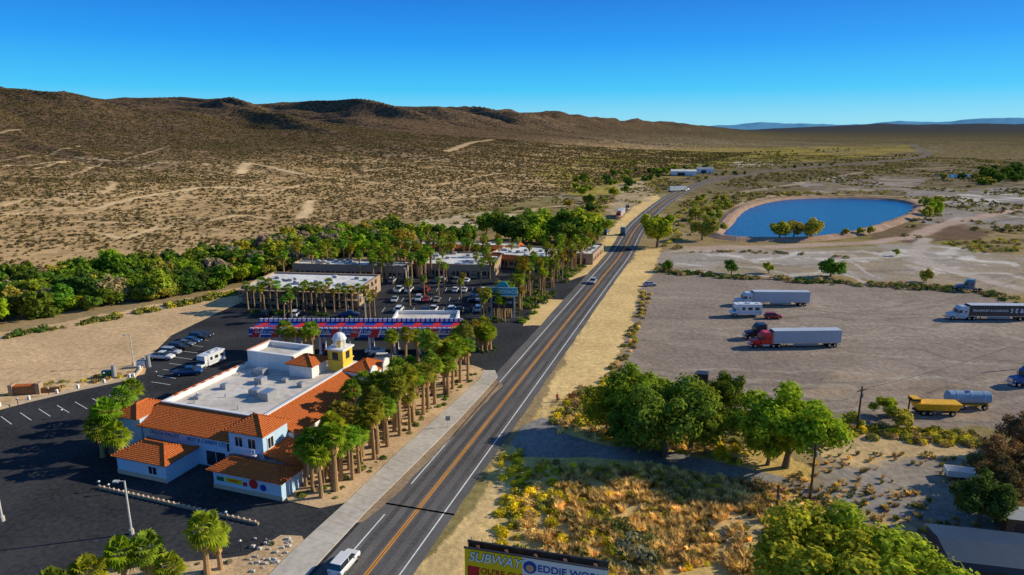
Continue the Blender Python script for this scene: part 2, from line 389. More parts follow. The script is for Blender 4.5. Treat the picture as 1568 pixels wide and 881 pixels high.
pline([(160,360),(190,365),(240,350)],2.5,LW,.8,True)
for k in range(30):
    u0=rs.uniform(-50,800);v0=rs.uniform(240,350)
    if v0>400-.08*u0: continue
    pline([(u0,v0),(u0+rs.uniform(30,80),v0+rs.uniform(-12,6)),(u0+rs.uniform(90,180),v0+rs.uniform(-22,4))],rs.uniform(1.3,2.6),LW if k%3 else (.12,.08,.05),.7,True,2)
C=C*(.82+.36*nf)[:,None]*(.92+.16*vn(X/1.3,Y/1.3,77))[:,None]
nr,nt_=RR.shape
i=np.arange(nr-1)[:,None]*nt_+np.arange(nt_-1)[None,:]
F=np.stack([i,i+nt_,i+nt_+1,i+1],-1).reshape(-1,4)[:,::-1]
def groundmat():
    m,nt,o=newmat('desert_ground');l=nt.links.new
    b=N(nt,'ShaderNodeBsdfDiffuse')
    a=N(nt,'ShaderNodeAttribute',attribute_name='Col');s=N(nt,'ShaderNodeAttribute',attribute_name='shrub')
    g=N(nt,'ShaderNodeNewGeometry')
    n=N(nt,'ShaderNodeTexNoise');n.inputs['Scale'].default_value=.9;n.inputs['Detail'].default_value=8;n.inputs['Roughness'].default_value=.65
    l(g.outputs['Position'],n.inputs[0])
    mr=N(nt,'ShaderNodeMapRange');mr.inputs[1].default_value=.3;mr.inputs[2].default_value=.7;mr.inputs[3].default_value=.72;mr.inputs[4].default_value=1.28
    l(n.outputs[0],mr.inputs[0])
    mx=N(nt,'ShaderNodeMix',data_type='RGBA',blend_type='MULTIPLY');mx.inputs[0].default_value=1
    l(a.outputs['Color'],mx.inputs[6]);l(mr.outputs[0],mx.inputs[7])
    cur=mx.outputs[2]
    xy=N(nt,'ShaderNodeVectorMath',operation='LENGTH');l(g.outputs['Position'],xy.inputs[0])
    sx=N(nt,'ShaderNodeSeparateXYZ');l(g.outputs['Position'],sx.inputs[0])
    for lo_,hi_,st_,col_ in((1300,4200,.80,(.135,.115,.06)),(3800,7500,.88,(.075,.08,.08)),(7000,10000,.8,(.055,.085,.13)),(15000,19000,1.,(.13,.36,.58))):  # farthest bands: bluish haze of distance put into the ground colour
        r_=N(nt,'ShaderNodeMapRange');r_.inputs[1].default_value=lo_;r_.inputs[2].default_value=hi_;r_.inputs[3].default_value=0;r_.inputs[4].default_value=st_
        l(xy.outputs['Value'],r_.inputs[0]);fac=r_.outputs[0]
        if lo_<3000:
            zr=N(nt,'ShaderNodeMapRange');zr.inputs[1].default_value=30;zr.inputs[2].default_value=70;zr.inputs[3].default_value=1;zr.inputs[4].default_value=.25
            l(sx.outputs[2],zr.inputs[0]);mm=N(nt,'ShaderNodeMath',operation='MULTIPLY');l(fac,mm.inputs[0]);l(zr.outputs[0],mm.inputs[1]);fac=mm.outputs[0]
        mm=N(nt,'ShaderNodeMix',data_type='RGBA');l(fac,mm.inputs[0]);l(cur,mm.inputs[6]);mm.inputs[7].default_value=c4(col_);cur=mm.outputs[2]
    for sc_,t0,t1 in((.13,.50,.34),(.055,.36,.22)):
        v=N(nt,'ShaderNodeTexVoronoi');v.inputs['Scale'].default_value=sc_;l(g.outputs['Position'],v.inputs['Vector'])
        lt=N(nt,'ShaderNodeMapRange');lt.inputs[1].default_value=t0;lt.inputs[2].default_value=t1;lt.inputs[3].default_value=0;lt.inputs[4].default_value=1
        l(v.outputs['Distance'],lt.inputs[0])
        mu=N(nt,'ShaderNodeMath',operation='MULTIPLY');l(lt.outputs[0],mu.inputs[0]);l(s.outputs['Fac'],mu.inputs[1])
        if sc_<.1:
            m5=N(nt,'ShaderNodeMath',operation='MULTIPLY');l(mu.outputs[0],m5.inputs[0]);m5.inputs[1].default_value=.7;mu=m5
        m2=N(nt,'ShaderNodeMix',data_type='RGBA');l(mu.outputs[0],m2.inputs[0]);l(cur,m2.inputs[6]);m2.inputs[7].default_value=(.055,.043,.026,1);cur=m2.outputs[2]
    l(cur,b.inputs['Color'])
    bp=N(nt,'ShaderNodeBump');bp.inputs['Distance'].default_value=.15;l(n.outputs[0],bp.inputs['Height']);l(bp.outputs[0],b.inputs['Normal'])
    l(b.outputs[0],o.inputs[0]);return m
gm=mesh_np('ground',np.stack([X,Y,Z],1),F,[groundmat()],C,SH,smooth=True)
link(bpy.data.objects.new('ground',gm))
# ------------------------------------------------------------------ paved sheets
def densify(poly,step=2.,amp=.25,s=0):
    out=[]
    for (x1,y1),(x2,y2) in zip(poly,poly[1:]+poly[:1]):
        n=max(1,int(math.hypot(x2-x1,y2-y1)/step))
        for k in range(n):
            t=k/n;x=x1+(x2-x1)*t;y=y1+(y2-y1)*t
            out.append((x+(float(vn(x/2.5,y/2.5,s))-.5)*2*amp,y+(float(vn(x/2.5,y/2.5,s+3))-.5)*2*amp))
    return out
def sheet(name,poly,z,mat,amp=.0,h=0):
    if amp: poly=densify(poly,2,amp)
    me=bpy.data.meshes.new(name);n=len(poly)
    vs=[(x,y,z) for x,y in poly];fs=[list(range(n))]
    if h:
        vs+=[(x,y,z-h) for x,y in poly];fs+=[[i,n+i,n+(i+1)%n,(i+1)%n] for i in range(n)]
    me.from_pydata(vs,[],fs);me.materials.append(mat);me.update()
    return link(bpy.data.objects.new(name,me))
def catmull(p,step=4.):
    p=[2*Vector(p[0])-Vector(p[1])]+[Vector(q) for q in p]+[2*Vector(p[-1])-Vector(p[-2])]
    out=[]
    for i in range(1,len(p)-2):
        n=max(2,int((p[i+1]-p[i]).length/step))
        for k in range(n):
            t=k/n;a,b,c,d=p[i-1:i+3]
            out.append(.5*((2*b)+(c-a)*t+(2*a-5*b+4*c-d)*t*t+(3*b-a-3*c+d)*t**3))
    out.append(p[-2]);return out
def strip(name,pts,o0,o1,z,mat,amp=0,seg=None,zf=None):
    vs=[];fs=[]
    for i,p in enumerate(pts):
        t=(pts[min(i+1,len(pts)-1)]-pts[max(i-1,0)]).normalized();nx=Vector((t.y,-t.x))
        for o in(o0,o1):
            q=p+nx*(o+(random.uniform(-amp,amp) if amp else 0));vs.append((q.x,q.y,z))
    n=len(pts)
    for i in range(n-1):
        if seg and not seg(i): continue
        fs.append((2*i,2*i+1,2*i+3,2*i+2))
    me=bpy.data.meshes.new(name);me.from_pydata(vs,[],fs);me.materials.append(mat);me.update()
    return link(bpy.data.objects.new(name,me))
hw=[(-55,-59),G(560,881),G(652,765),G(764,624),G(860,503),G(920,428),G(951,389),G(974,350),G(1000,324),G(1028,303),G(1060,287),G(1100,274),G(1160,264.5),G(1250,255.5),G(1340,248),G(1395,243),G(1420,236.5),G(1412,229),G(1395,221)]
hwp=catmull(hw)
strip('highway_road',hwp,-5.9,5.1,.020,ASPH,.12)
WEAR=pm('worn_lane_asphalt',(.114,.106,.102),.9,.3,2,big=.08)
near=[p for p in hwp if p.y<420]
for o in (-2.7,-.95,.95,2.7): strip('wheel_track_wear',near,o-.38,o+.38,.024,WEAR,.05)
strip('center_line_paint',hwp,-.24,-.09,.030,OLINE);strip('center_line_paint',hwp,.09,.24,.030,OLINE)
strip('edge_line_paint',hwp,3.62,3.80,.030,WLINE)
strip('edge_line_paint',hwp,-3.80,-3.62,.030,WLINE,seg=lambda i:not(70<hwp[i].y<86))
lotp=GP([(560,1000),(300,1100),(-500,1000),(-400,715),(0,628),(60,612),(160,588),(222,573),(228,548),(262,514),(332,480),(372,462),(380,432),(640,395),(760,388),(850,400),(872,430),(905,418),(925,420),(845,520),(775,605),(600,820)])
sheet('parking_lot_pavement',lotp,.010,LOTA,.1)
sheet('roadside_sand',GP([(818,470),(840,458),(872,460),(866,475),(846,498),(800,499)]),.016,pm('sand_patch',sand,.95,.2,1.5),.3)
sheet('shoulder_strip',GP([(758,582),(770,590),(690,672),(600,764),(555,800),(500,812),(640,690)]),.030,SHLD,.25)
sheet('sidewalk',GP([(742,568),(758,568),(762,578),(700,646),(632,714),(560,785),(500,850),(450,905),(400,960),(330,960),(400,893),(455,838),(530,770),(600,702),(680,630),(735,580)]),.14,CONC,0,.14)
jt=MB();j0=[Vector(G(u,v)) for u,v in((741,575),(680,632),(600,704),(530,772),(455,840))];j1=[Vector(G(u,v)) for u,v in((760,579),(700,646),(632,714),(560,785),(500,850))]
for a,b,c_,d_ in zip(j0[:-1],j0[1:],j1[:-1],j1[1:]):
    for k in range(5):
        p=a.lerp(b,k/5);q=c_.lerp(d_,k/5);n_=(q-p).normalized();w_=Vector((-n_.y,n_.x))*.025
        jt.add([(*(p-w_),.145),(*(q-w_),.145),(*(q+w_),.145),(*(p+w_),.145)],[(0,1,2,3)],0)
put('sidewalk_joints',jt.mesh('joints',[SHLD]),0,0)
sheet('palm_planter_gravel',GP([(724,560),(744,568),(733,580),(678,630),(598,702),(528,770),(490,779),(441,768),(436,755),(470,725),(520,660),(580,600),(640,560)]),.10,PGRAV,.1,.1)
sheet('corner_planter_gravel',GP([(350,856),(378,852),(430,820),(462,822),(468,834),(425,866),(395,893),(330,958),(80,958),(120,890),(230,866)]),.10,PGRAV,.1,.1)
sheet('access_road',GP([(795,655),(830,640),(850,645),(870,665),(930,683),(1030,692),(1130,714),(1250,742),(1400,772),(1568,800),(1900,860),(1900,900),(1568,822),(1400,795),(1240,762),(1110,730),(1010,710),(900,700),(800,700),(782,680)]),.016,ACC,.35)
sb=MB()
def seg(a,b,w=.12,z=.016):
    a=Vector(a);b=Vector(b);d=(b-a).normalized();n=Vector((d.y,-d.x))*w/2
    sb.add([(*(a-n),z),(*(a+n),z),(*(b+n),z),(*(b-n),z)],[(0,1,2,3)],0)
e0=Vector(G(-60,650));e1=Vector(G(214,596));dd=(e1-e0).normalized();nn=Vector((dd.y,-dd.x))
k=0
while k*2.8<(e1-e0).length:
    p=e0+dd*k*2.8;seg(p,p+nn*5.2+dd*1.5);k+=1
for (ua,va,ub,vb,L) in((600,446,760,446,5),(600,462,760,462,5),(585,478,730,478,5),(400,487,470,487,4)):
    a=Vector(G(ua,va));b=Vector(G(ub,vb));d=(b-a).normalized();k=0
    while k*2.8<(b-a).length: p=a+d*k*2.8;seg(p,p+Vector((0,L)));k+=1
for k in range(9):
    p=Vector(G(232+k*9,585-k*9.5));seg(p,p+Vector((4.6,-1.6)))
put('parking_stall_lines',sb.mesh('parking_stall_lines',[WLINE]),0,0)
sb=MB()
for k in range(12):
    a=Vector(G(random.uniform(0,330),random.uniform(760,880)));
    for j in range(6):
        b=a+Vector((random.uniform(.5,3),random.uniform(-1.5,1.5)));seg(a,b,.07,.017);a=b
put('asphalt_crack_sealant',sb.mesh('cracks',[DARK]),0,0)
def kerbline(name,px,w=.35,h=.35,mat=CREAM,post=0,posth=.9,mp=WHITE,pw=.2):
    pts=[Vector(p) for p in GP(px)];mb=MB()
    for a,b in zip(pts[:-1],pts[1:]):
        d=(b-a).normalized();n=Vector((d.y,-d.x))*w/2
        mb.quadslab([(*(a-n),h),(*(a+n),h),(*(b+n),h),(*(b-n),h)],h,0)
        if post:
            k=0
            while k*post<(b-a).length:
                p=a+d*k*post;mb.box(p.x-pw,p.x+pw,p.y-pw,p.y+pw,h+.002,posth,1);mb.frus((p.x-pw-.05,p.x+pw+.05,p.y-pw-.05,p.y+pw+.05),posth,(p.x-.05,p.x+.05,p.y-.05,p.y+.05),posth+.15,1,1);k+=1
    return put(name,mb.mesh(name,[mat,mp]),0,0)
kerbline('low_perimeter_wall',[(-60,642),(0,626),(120,598),(205,580),(224,556)],.4,.45,CREAM,4.5,1.1)
kerbline('low_parking_wall',[(152,748),(396,804)],.3,.35,TANW,.9,.42,CREAM,.12)
kerbline('field_boundary_rail',[(1010,417),(1100,424),(1480,446)],.15,.25,WOOD)
# ------------------------------------------------------------------ pond
pond=[Vector(p) for p in GP([(1104,358),(1118,345),(1128,333),(1150,318),(1190,308),(1240,304.5),(1300,304.5),(1360,307),(1394,313),(1399,320),(1385,330),(1355,341),(1320,352),(1280,360),(1220,366),(1150,366),(1115,364)])]
pc=catmull(pond+[pond[0]],6)[:-1]
sheet('pond_water',[(p.x,p.y) for p in pc],.10,WATER)
mb=MB();n=len(pc);rings=[(-1.0,.02),(1.5,1.2),(4,1.5),(8.5,.0)]
vs=[]
cen=sum(pond,Vector((0,0)))/len(pond)
for i,p in enumerate(pc):
    t=(pc[(i+1)%n]-pc[i-1]).normalized();nx=Vector((-t.y,t.x))
    if (p-cen).dot(nx)<0:nx=-nx
    for o,z in rings: q=p+nx*(o+random.uniform(-.5,.5));vs.append((q.x,q.y,z))
fs=[]
for i in range(n):
    j=(i+1)%n
    for k in range(3): fs.append((i*4+k,j*4+k,j*4+k+1,i*4+k+1))
mb.add(vs,fs,0);put('pond_bank',mb.mesh('pond_bank',[BERM]),0,0)
sheet('distant_pond_water',GP([(1428,269),(1450,267),(1490,268),(1488,271),(1450,273)]),.10,WATER)
# ------------------------------------------------------------------ trees
def rhomb(c,n,s,V,F):
    a=n.orthogonal().normalized();b=n.cross(a);t=random.uniform(0,6.28)
    u=a*math.cos(t)+b*math.sin(t);w=n.cross(u);k=len(V)
    V+= [c-u*s,c+w*s*.6,c+u*s,c-w*s*.6];F.append((k,k+1,k+2,k+3))
def rdir():
    while True:
        v=Vector((random.uniform(-1,1),random.uniform(-1,1),random.uniform(-1,1)))
        if .05<v.length<1: return v.normalized()
def tree_mesh(name,seed,n=5000,leaf=.34,lobes=16,wide=1.,low=0.,lr=1.):
    random.seed(seed);mb=MB();L=[]
    for i in range(lobes):
        d=rdir();rad=random.uniform(.45,1.12)
        c=Vector((d.x*3.9*wide*rad,d.y*3.9*wide*rad,5.7-low+d.z*2.8*rad));L.append((c,random.uniform(.65,1.65)*lr*(1.15 if d.z<.2 else .9)))
    mb.cyl((0,0,-.2),(.15,.1,1.8),.38,.26,8,0)
    mb.cyl((.15,.1,1.8),(.1,-.1,4.2),.26,.14,8,0)
    for c,rd in L[:14]: mb.cyl((.12,.05,random.uniform(1.4,3)),tuple(c),.13,.03,5,0)
    V=[];F_=[];wt=[r_*r_ for _,r_ in L]
    while len(F_)<n:
        c,rd=random.choices(L,wt)[0];d=rdir()
        if d.z<-.3 and random.random()<.6: continue
        p=c+d*rd*random.uniform(.55,1.12)*(.8+.4*float(vn(d.x*3+c.x,d.y*3+d.z*2,3)))
        rhomb(p,(d*1.2+rdir()*.8+Vector((0,0,.3))).normalized(),leaf*random.uniform(.6,1.3),V,F_)
    mb.add(V,F_,1);return mb.mesh(name,[BARK,LEAF])
BIG=[tree_mesh('cottonwood_a',1,12000,.24,42),tree_mesh('cottonwood_b',2,12000,.24,38,1.1),tree_mesh('cottonwood_c',3,11000,.25,34,.95)]
MID=[tree_mesh('tree_mid_%d'%i,10+i,2000,.5,18,1.,0.6,1.1) for i in range(4)]
LOWT=[tree_mesh('tree_low_%d'%i,20+i,1400,.6,14,1.15,2.4,1.15) for i in range(3)]
GREEN=(.16,.25,.028);YG=(.36,.43,.03);DG=(.095,.165,.03);OY=(.44,.40,.055)
def tree(name,u,v,h,col,kind=MID,w=1.,var=None):
    x,y=G(u,v);me=var if var else random.choice(kind)
    s=h/9.;return put(name,me,x,y,0,random.uniform(0,6.28),(s*w,s*w,s),tuple(c*random.uniform(.88,1.15) for c in col))
for a in[(930,662,8.5,YG,0,1.),(985,668,11.5,(.24,.33,.03),1,1.05),(1018,700,12.5,(.22,.31,.035),0,1.0),(1058,690,11,(.24,.32,.03),2,1.1),(1112,640,8,GREEN,2,.9),(1202,716,12,YG,1,1.15),(1175,712,8,YG,2,1.),(965,690,7,GREEN,2,1.1),
         (1250,960,11.5,YG,0,1.2),(1335,955,11.,YG,1,1.25),(1500,800,6.5,DG,2,1.1),(1535,775,7.,(.20,.14,.06),2,.9),(1565,700,7,(.30,.19,.09),1,.9),(1545,742,7,(.27,.17,.08),0,1)]:
    tree('cottonwood_tree',a[0],a[1],a[2],a[3],w=a[5],var=BIG[a[4]])
for a in[(1006,379,17,YG,1),(1075,368,11,OY,1.1),(1064,338,8,OY,1.2),(1082,330,6,OY,1.2),(1193,367,10,OY,1.1),(1215,366,9,OY,1.1),(1241,367,10,OY,1.2),(1295,362,4,OY,1),(1317,360,4,OY,1),(1332,360,4.5,OY,1),
         (1418,337,8,OY,1),(1432,330,10,YG,1),(1415,318,7,OY,1.2),(1436,318,8,OY,1.),(1120,420,5,GREEN,1.2),(1272,424,7,GREEN,1.2),(1177,419,4,YG,1),(1020,416,4,GREEN,1.3),(1418,432,5,OY,.8),(1372,392,3,YG,1),
         (762,369,14,GREEN,1.2),(785,371,13,DG,1.2),(812,368,14,GREEN,1.2),(838,372,15,YG,1.2),(858,374,15,GREEN,1.2),(880,374,16,YG,1.2),(900,378,14,GREEN,1.1),(915,368,12,YG,1.1),(745,360,11,GREEN,1.2),(895,392,9,DG,1),
         (700,380,12,GREEN,1.1),(722,374,9,GREEN,1),(672,372,9,GREEN,1.1),(650,370,10,YG,1),(890,300,8,YG,1.2),(902,312,7,GREEN,1.2),(905,328,7,DG,1),(872,318,6,OY,1.2),(940,300,7,YG,1.2),(956,296,6,GREEN,1.2),(880,340,7,OY,1),
         (800,376,13,GREEN,1.2),(825,378,13,YG,1.1),(868,382,12,GREEN,1.1),
         (1358,640,4.,YG,1.3),(1375,655,3.5,OY,1.4),(1300,655,3.,OY,1.3),(1100,338,5,OY,1),(1108,352,4,OY,1)]:
    tree('cottonwood_tree' if a[2]>7 else 'willow_tree',a[0],a[1],a[2],a[3],w=a[4])
def samp(poly,n):
    pa=np.array(poly);out=[]
    while len(out)<n:
        x=rng.uniform(pa[:,0].min(),pa[:,0].max(),4*n);y=rng.uniform(pa[:,1].min(),pa[:,1].max(),4*n)
        k=inpoly(x,y,poly);out+=list(zip(x[k],y[k]))
    return out[:n]
th_e=empty('tree_thicket',0,0)
TP=GP([(-150,530),(0,498),(100,487),(250,458),(370,435),(440,418),(520,400),(620,385),(640,370),(600,356),(500,364),(400,382),(300,402),(180,414),(60,428),(-150,440)])
for i,(x,y) in enumerate(samp(TP,430)):
    c=random.choice([GREEN,GREEN,YG,DG,GREEN,OY,YG]);s=random.uniform(.5,1.05)
    if random.random()<.12: c=(.40,.31,.18)
    put('tree',random.choice(MID+LOWT),x,y,0,random.uniform(0,6.28),(s*1.1,s*1.1,s*random.uniform(.85,1.1)),tuple(k*random.uniform(.8,1.2) for k in c),th_e)
fe=empty('distant_trees',0,0)
def far(pxpoly,n,h,cols=(GREEN,OY,DG)):
    for x,y in samp(GP(pxpoly),n):
        s=h/8*random.uniform(.6,1.2);put('tree',random.choice(LOWT),x,y,0,random.uniform(0,6),s,random.choice(cols),fe)
far([(1500,262),(1568,255),(1640,260),(1640,290),(1540,284),(1500,272)],45,10,(GREEN,DG,DG))
far([(870,278),(960,262),(1080,252),(1090,262),(1000,275),(940,292),(880,292)],55,6,(GREEN,YG,DG))
far([(715,238),(735,235),(742,241),(722,243)],7,9,(DG,GREEN))
far([(1060,272),(1400,236),(1410,240),(1180,262),(1070,280)],40,4)
far([(830,270),(1000,240),(1300,228),(1300,232),(1000,250),(850,285)],90,4,(OY,GREEN))
far([(1440,275),(1520,270),(1520,284),(1440,282)],10,7)
far([(1060,305),(1110,300),(1120,320),(1085,340),(1060,330)],26,3.5,(OY,YG))
# ------------------------------------------------------------------ palms
def palm_mesh(name,seed,h,n=42):
    random.seed(seed);mb=MB();p=Vector((0,0,-.1));lean=Vector((random.uniform(-.4,.4),random.uniform(-.4,.4),0))
    k=5
    for i in range(k):
        q=Vector((lean.x*((i+1)/k)**2,lean.y*((i+1)/k)**2,h*(i+1)/k));r0=.33-.10*i/k;mb.cyl(p,q,r0 if i else .42,r0-.02,8,0);p=q
    top=p
    for i in range(44):
        a=random.uniform(0,6.28);d=Vector((math.cos(a),math.sin(a),0));t=Vector((-d.y,d.x,0));z=random.uniform(-.5,.1)
        b=top+Vector((0,0,z));e=b+d*random.uniform(.3,.75)+Vector((0,0,-random.uniform(.8,1.9)))
        mb.add([b,e+t*.28,e-t*.28+Vector((0,0,-.2))],[(0,1,2)],1)
    for i in range(n):
        a=i*2.399+random.uniform(-.25,.25);el=R(82-118*(i/n)+random.uniform(-9,9))
        d=Vector((math.cos(a)*math.cos(el),math.sin(a)*math.cos(el),math.sin(el)))
        side=Vector((-math.sin(a),math.cos(a),0));upv=side.cross(d)
        L1=random.uniform(.7,1.25);c=top+d*L1+Vector((0,0,.1));L2=random.uniform(.95,1.4)
        V=[top,c+side*.03,c-side*.03];Fc=[(0,1,2)];Ms=[2]
        nf_=9
        for j in range(nf_):
            f=(j-(nf_-1)/2)/((nf_-1)/2);ang=f*1.3
            dd_=(d*math.cos(ang)+side*math.sin(ang)).normalized()
            dw=(side*math.cos(ang)-d*math.sin(ang))*.11
            tip=c+dd_*L2*(1-.25*abs(f))+Vector((0,0,-.3-.25*random.random()));m1=c+dd_*L2*.55+upv*.06
            kk=len(V);V+=[c,m1+dw,tip,m1-dw];Fc.append((kk,kk+1,kk+2,kk+3));Ms.append(2)
        mb.add(V,Fc,Ms)
    return mb.mesh(name,[PTRUNK,SKIRT,LEAF])
PAL={5:[palm_mesh('palm_s%d'%i,100+i,4.3+.5*i) for i in range(3)],7:[palm_mesh('palm_m%d'%i,110+i,5.9+.8*i) for i in range(4)],10:[palm_mesh('palm_t%d'%i,120+i,8.5+.8*i,34) for i in range(3)]}
PC=(.28,.34,.03)
random.seed(99)
def palm(u,v,k,s=1.):
    x,y=G(u,v);put('palm_tree',random.choice(PAL[k]),x,y,.0,random.uniform(0,6.28),s*random.uniform(.90,1.14),tuple(c*random.uniform(.6,1.15) for c in PC))
a0=Vector((480,756));a1=Vector((712,572))
for i in range(19):
    t=i/18;q=a0.lerp(a1,t**.92);palm(q.x+random.uniform(-6,6),q.y+random.uniform(-5,5),7,random.uniform(.88,1.12))
    if i<18: palm(q.x+20+random.uniform(-9,7)*(1-t*.4),q.y+6-8*t+random.uniform(-5,4),7,random.uniform(.82,1.08))
for q in[(468,745),(478,735),(510,705),(522,688),(545,668),(562,652),(578,636),(594,620),(612,607),(632,598),(652,588),(670,578),(600,560),(640,553),(655,560),(622,568),(690,566),(700,552),(712,556),(470,548),(448,552),(440,545),(480,553),(535,720),(600,640),(640,610),(575,670),(500,730),(555,700),(620,625),(660,596),(585,655),(540,735),(515,752),(608,655),(680,590)]: palm(q[0],q[1],7,random.uniform(.85,1.05))
for q in[(158,700),(172,694),(185,712),(205,640),(165,676),(196,655)]: palm(q[0],q[1],5,1.1)
for q in[(140,938),(195,915),(228,905),(268,925),(318,880),(338,872),(95,965)]: palm(q[0],q[1],5,1.0)
for q in[(436,492),(442,480),(447,491),(567,492),(560,487),(574,484),(505,466),(520,474),(478,474),(493,475),(540,478),(550,474),(530,480),(405,474),(415,476),(465,478),(390,472),(455,474),(425,474),(400,478),(512,478),(486,480),(498,478),(380,474),(470,474),(672,428),(678,414),(680,440),(672,452),(684,432),(706,462),(710,448),(650,455),(740,425),(730,420),(628,468),(737,487),(741,496)]: palm(q[0],q[1],10,random.choice([.6,.7,.8]))
for i in range(44): palm(random.uniform(562,662),random.uniform(402,442),10,random.uniform(.8,1.))
for i in range(30): palm(random.uniform(655,755),random.uniform(384,414),10,random.uniform(.7,.92))
b0=Vector((765,494));b1=Vector((905,392))
for i in range(80):
    t=random.random();q=b0.lerp(b1,t);palm(q.x+random.uniform(-28,8),q.y+random.uniform(-5,5),10,random.choice([.5,.65,.8,.95,.85]))
for i in range(9): palm(random.uniform(728,752),random.uniform(528,540),5,.9)
for i in range(22): palm(random.uniform(430,600),random.uniform(408,430),10,.9)
for i in range(18): palm(random.uniform(735,815),random.uniform(390,440),10,.75)
# ------------------------------------------------------------------ shrubs
def tuft(seed,n,sz,hh=1.):
    random.seed(seed);V=[];F_=[]
    for i in range(n):
        d=rdir();d.z=abs(d.z)
        c=Vector((d.x,d.y,d.z*hh))*random.uniform(.55,1.)
        rhomb(c,(d+rdir()*.8).normalized(),sz*random.uniform(.6,1.3),V,F_)
    return np.array([tuple(v) for v in V]),np.array(F_)
def grass(seed,n):
    random.seed(seed);V=[];F_=[]
    for i in range(n):
        a=random.uniform(0,6.28);d=Vector((math.cos(a),math.sin(a),0));r0=random.uniform(0,.35);t=Vector((-d.y,d.x,0))*.10
        b=d*r0;m=d*(r0+.2)+Vector((0,0,random.uniform(.4,.7)));e=d*(r0+random.uniform(.3,.8))+Vector((0,0,random.uniform(.8,1.3)))
        k=len(V);V+=[b,m+t,e,m-t];F_.append((k,k+1,k+2,k+3))
    return np.array([tuple(v) for v in V]),np.array(F_)
def scatter(name,bases,pts,scl,cols,zf=True,sq=.8):
    n=len(pts);pts=np.asarray(pts,float)
    z=hgt(pts[:,0],pts[:,1]);VV=[];FF=[];CC=[];off=0
    bi=rng.integers(0,len(bases),n);rot=rng.uniform(0,6.28,n)
    for b,(V,F_) in enumerate(bases):
        k=np.where(bi==b)[0]
        if len(k)==0: continue
        c,s=np.cos(rot[k])[:,None],np.sin(rot[k])[:,None];S=scl[k][:,None]
        x=(V[None,:,0]*c-V[None,:,1]*s)*S+pts[k,0][:,None]
        y=(V[None,:,0]*s+V[None,:,1]*c)*S+pts[k,1][:,None]
        zz=V[None,:,2]*S*sq+z[k][:,None]
        VV.append(np.stack([x,y,zz],-1).reshape(-1,3))
        FF.append((F_[None]+(np.arange(len(k))*len(V))[:,None,None]).reshape(-1,4)+off);off+=len(k)*len(V)
        CC.append(np.repeat(cols[k],len(V),0))
    me=mesh_np(name,np.concatenate(VV),np.concatenate(FF),[SHRUBM],np.concatenate(CC))
    return link(bpy.data.objects.new(name,me))
def pick(pal,n,var=.25):
    pal=np.array(pal);return pal[rng.integers(0,len(pal),n)]*rng.uniform(1-var,1+var,(n,1))
LOWB=[tuft(i,14,.50) for i in range(4)]
HIB=[tuft(40+i,170,.19,1.) for i in range(5)]
MDB=[tuft(60+i,50,.30,1.) for i in range(4)]
GRS=[grass(80+i,46) for i in range(4)]
n=190000
tt=np.radians(rng.uniform(-44,26,n));rd=np.sqrt(rng.uniform(190**2,1500**2,n))
x=rd*np.sin(tt);y=rd*np.cos(tt);Pp,_=PA(x,y)
k=(Pp>205)&(fbm(x/30,y/30,3,201)>rng.uniform(.15,.58,n))&(rng.uniform(0,1,n)<1.15-rd/2500)
k&=~inpoly(x,y,TP)
x=x[k];y=y[k];rd=rd[k]
xd=x+(fbm(x/12,y/12,3,7)-.5)*6;yd=y+(fbm(x/12,y/12,3,9)-.5)*6
k=np.ones(len(x),bool)
for pts_,w_ in WASH: k&=dline(xd,yd,pts_)>w_*1.05
x=x[k];y=y[k];rd=rd[k]
scatter('desert_shrubs',LOWB,np.stack([x,y],1),rng.uniform(.35,.95,len(x))*(1+rd/1700),pick([(.15,.115,.05),(.18,.14,.055),(.11,.085,.04),(.26,.20,.07)],len(x)))
n=34000
tt=np.radians(rng.uniform(-5,44,n));rd=np.sqrt(rng.uniform(330**2,1400**2,n))
x=rd*np.sin(tt);y=rd*np.cos(tt);Pp,_=PA(x,y)
hwa=[tuple(p) for p in hwp]
k=(Pp<215)&(fbm(x/35,y/35,4,211)>.5)&(dline(x,y,hwa[::6])>14)&~inpoly(x,y,[(p.x,p.y) for p in pc])
k&=~inpoly((x-cen.x)/1.25+cen.x,(y-cen.y)/1.25+cen.y,[(p.x,p.y) for p in pc])
k&=~inpoly(x,y,GP([(1000,375),(1568,366),(1800,430),(1700,500),(1000,430)]))
x=x[k];y=y[k]
scatter('valley_scrub',LOWB,np.stack([x,y],1),rng.uniform(.6,1.8,len(x)),pick([(.30,.26,.06),(.17,.16,.045),(.40,.32,.06),(.14,.11,.05)],len(x)))
YB=(.80,.64,.03);YB2=(.56,.49,.05);GD=(.85,.60,.20);OL=(.24,.24,.06);BR=(.48,.33,.13);GY=(.30,.30,.18)
def area(name,px,n,s0,s1,pal,bases=HIB,sq=.9,ter=False,lo=.25):
    poly=[Gt(*p) for p in px] if ter else GP(px)
    q=np.array(samp(poly,n));k=fbm(q[:,0]/5,q[:,1]/5,3,221)>rng.uniform(lo,.6,len(q));q=q[k]
    return scatter(name,bases,q,rng.uniform(s0,s1,len(q)),pick(pal,len(q)),sq=sq)
area('rabbitbrush',[(800,715),(850,705),(1000,725),(1120,745),(1010,800),(960,881),(900,960),(770,960),(765,830),(780,760)],480,.5,1.2,[YB,YB2,YB,YB,GD,OL])
area('rabbitbrush',[(1000,725),(1180,750),(1200,800),(1160,881),(1050,960),(950,881)],210,.4,1.0,[YB2,YB,GD,OL])
area('dry_grass',[(860,720),(1000,715),(1200,750),(1200,881),(1080,960),(800,960)],2200,.35,1.05,[GD,(.90,.66,.26),BR,(.84,.58,.20)],GRS,1.)
area('grey_shrubs',[(880,800),(960,780),(1010,850),(1000,900),(890,881)],46,.9,1.7,[GY,OL])
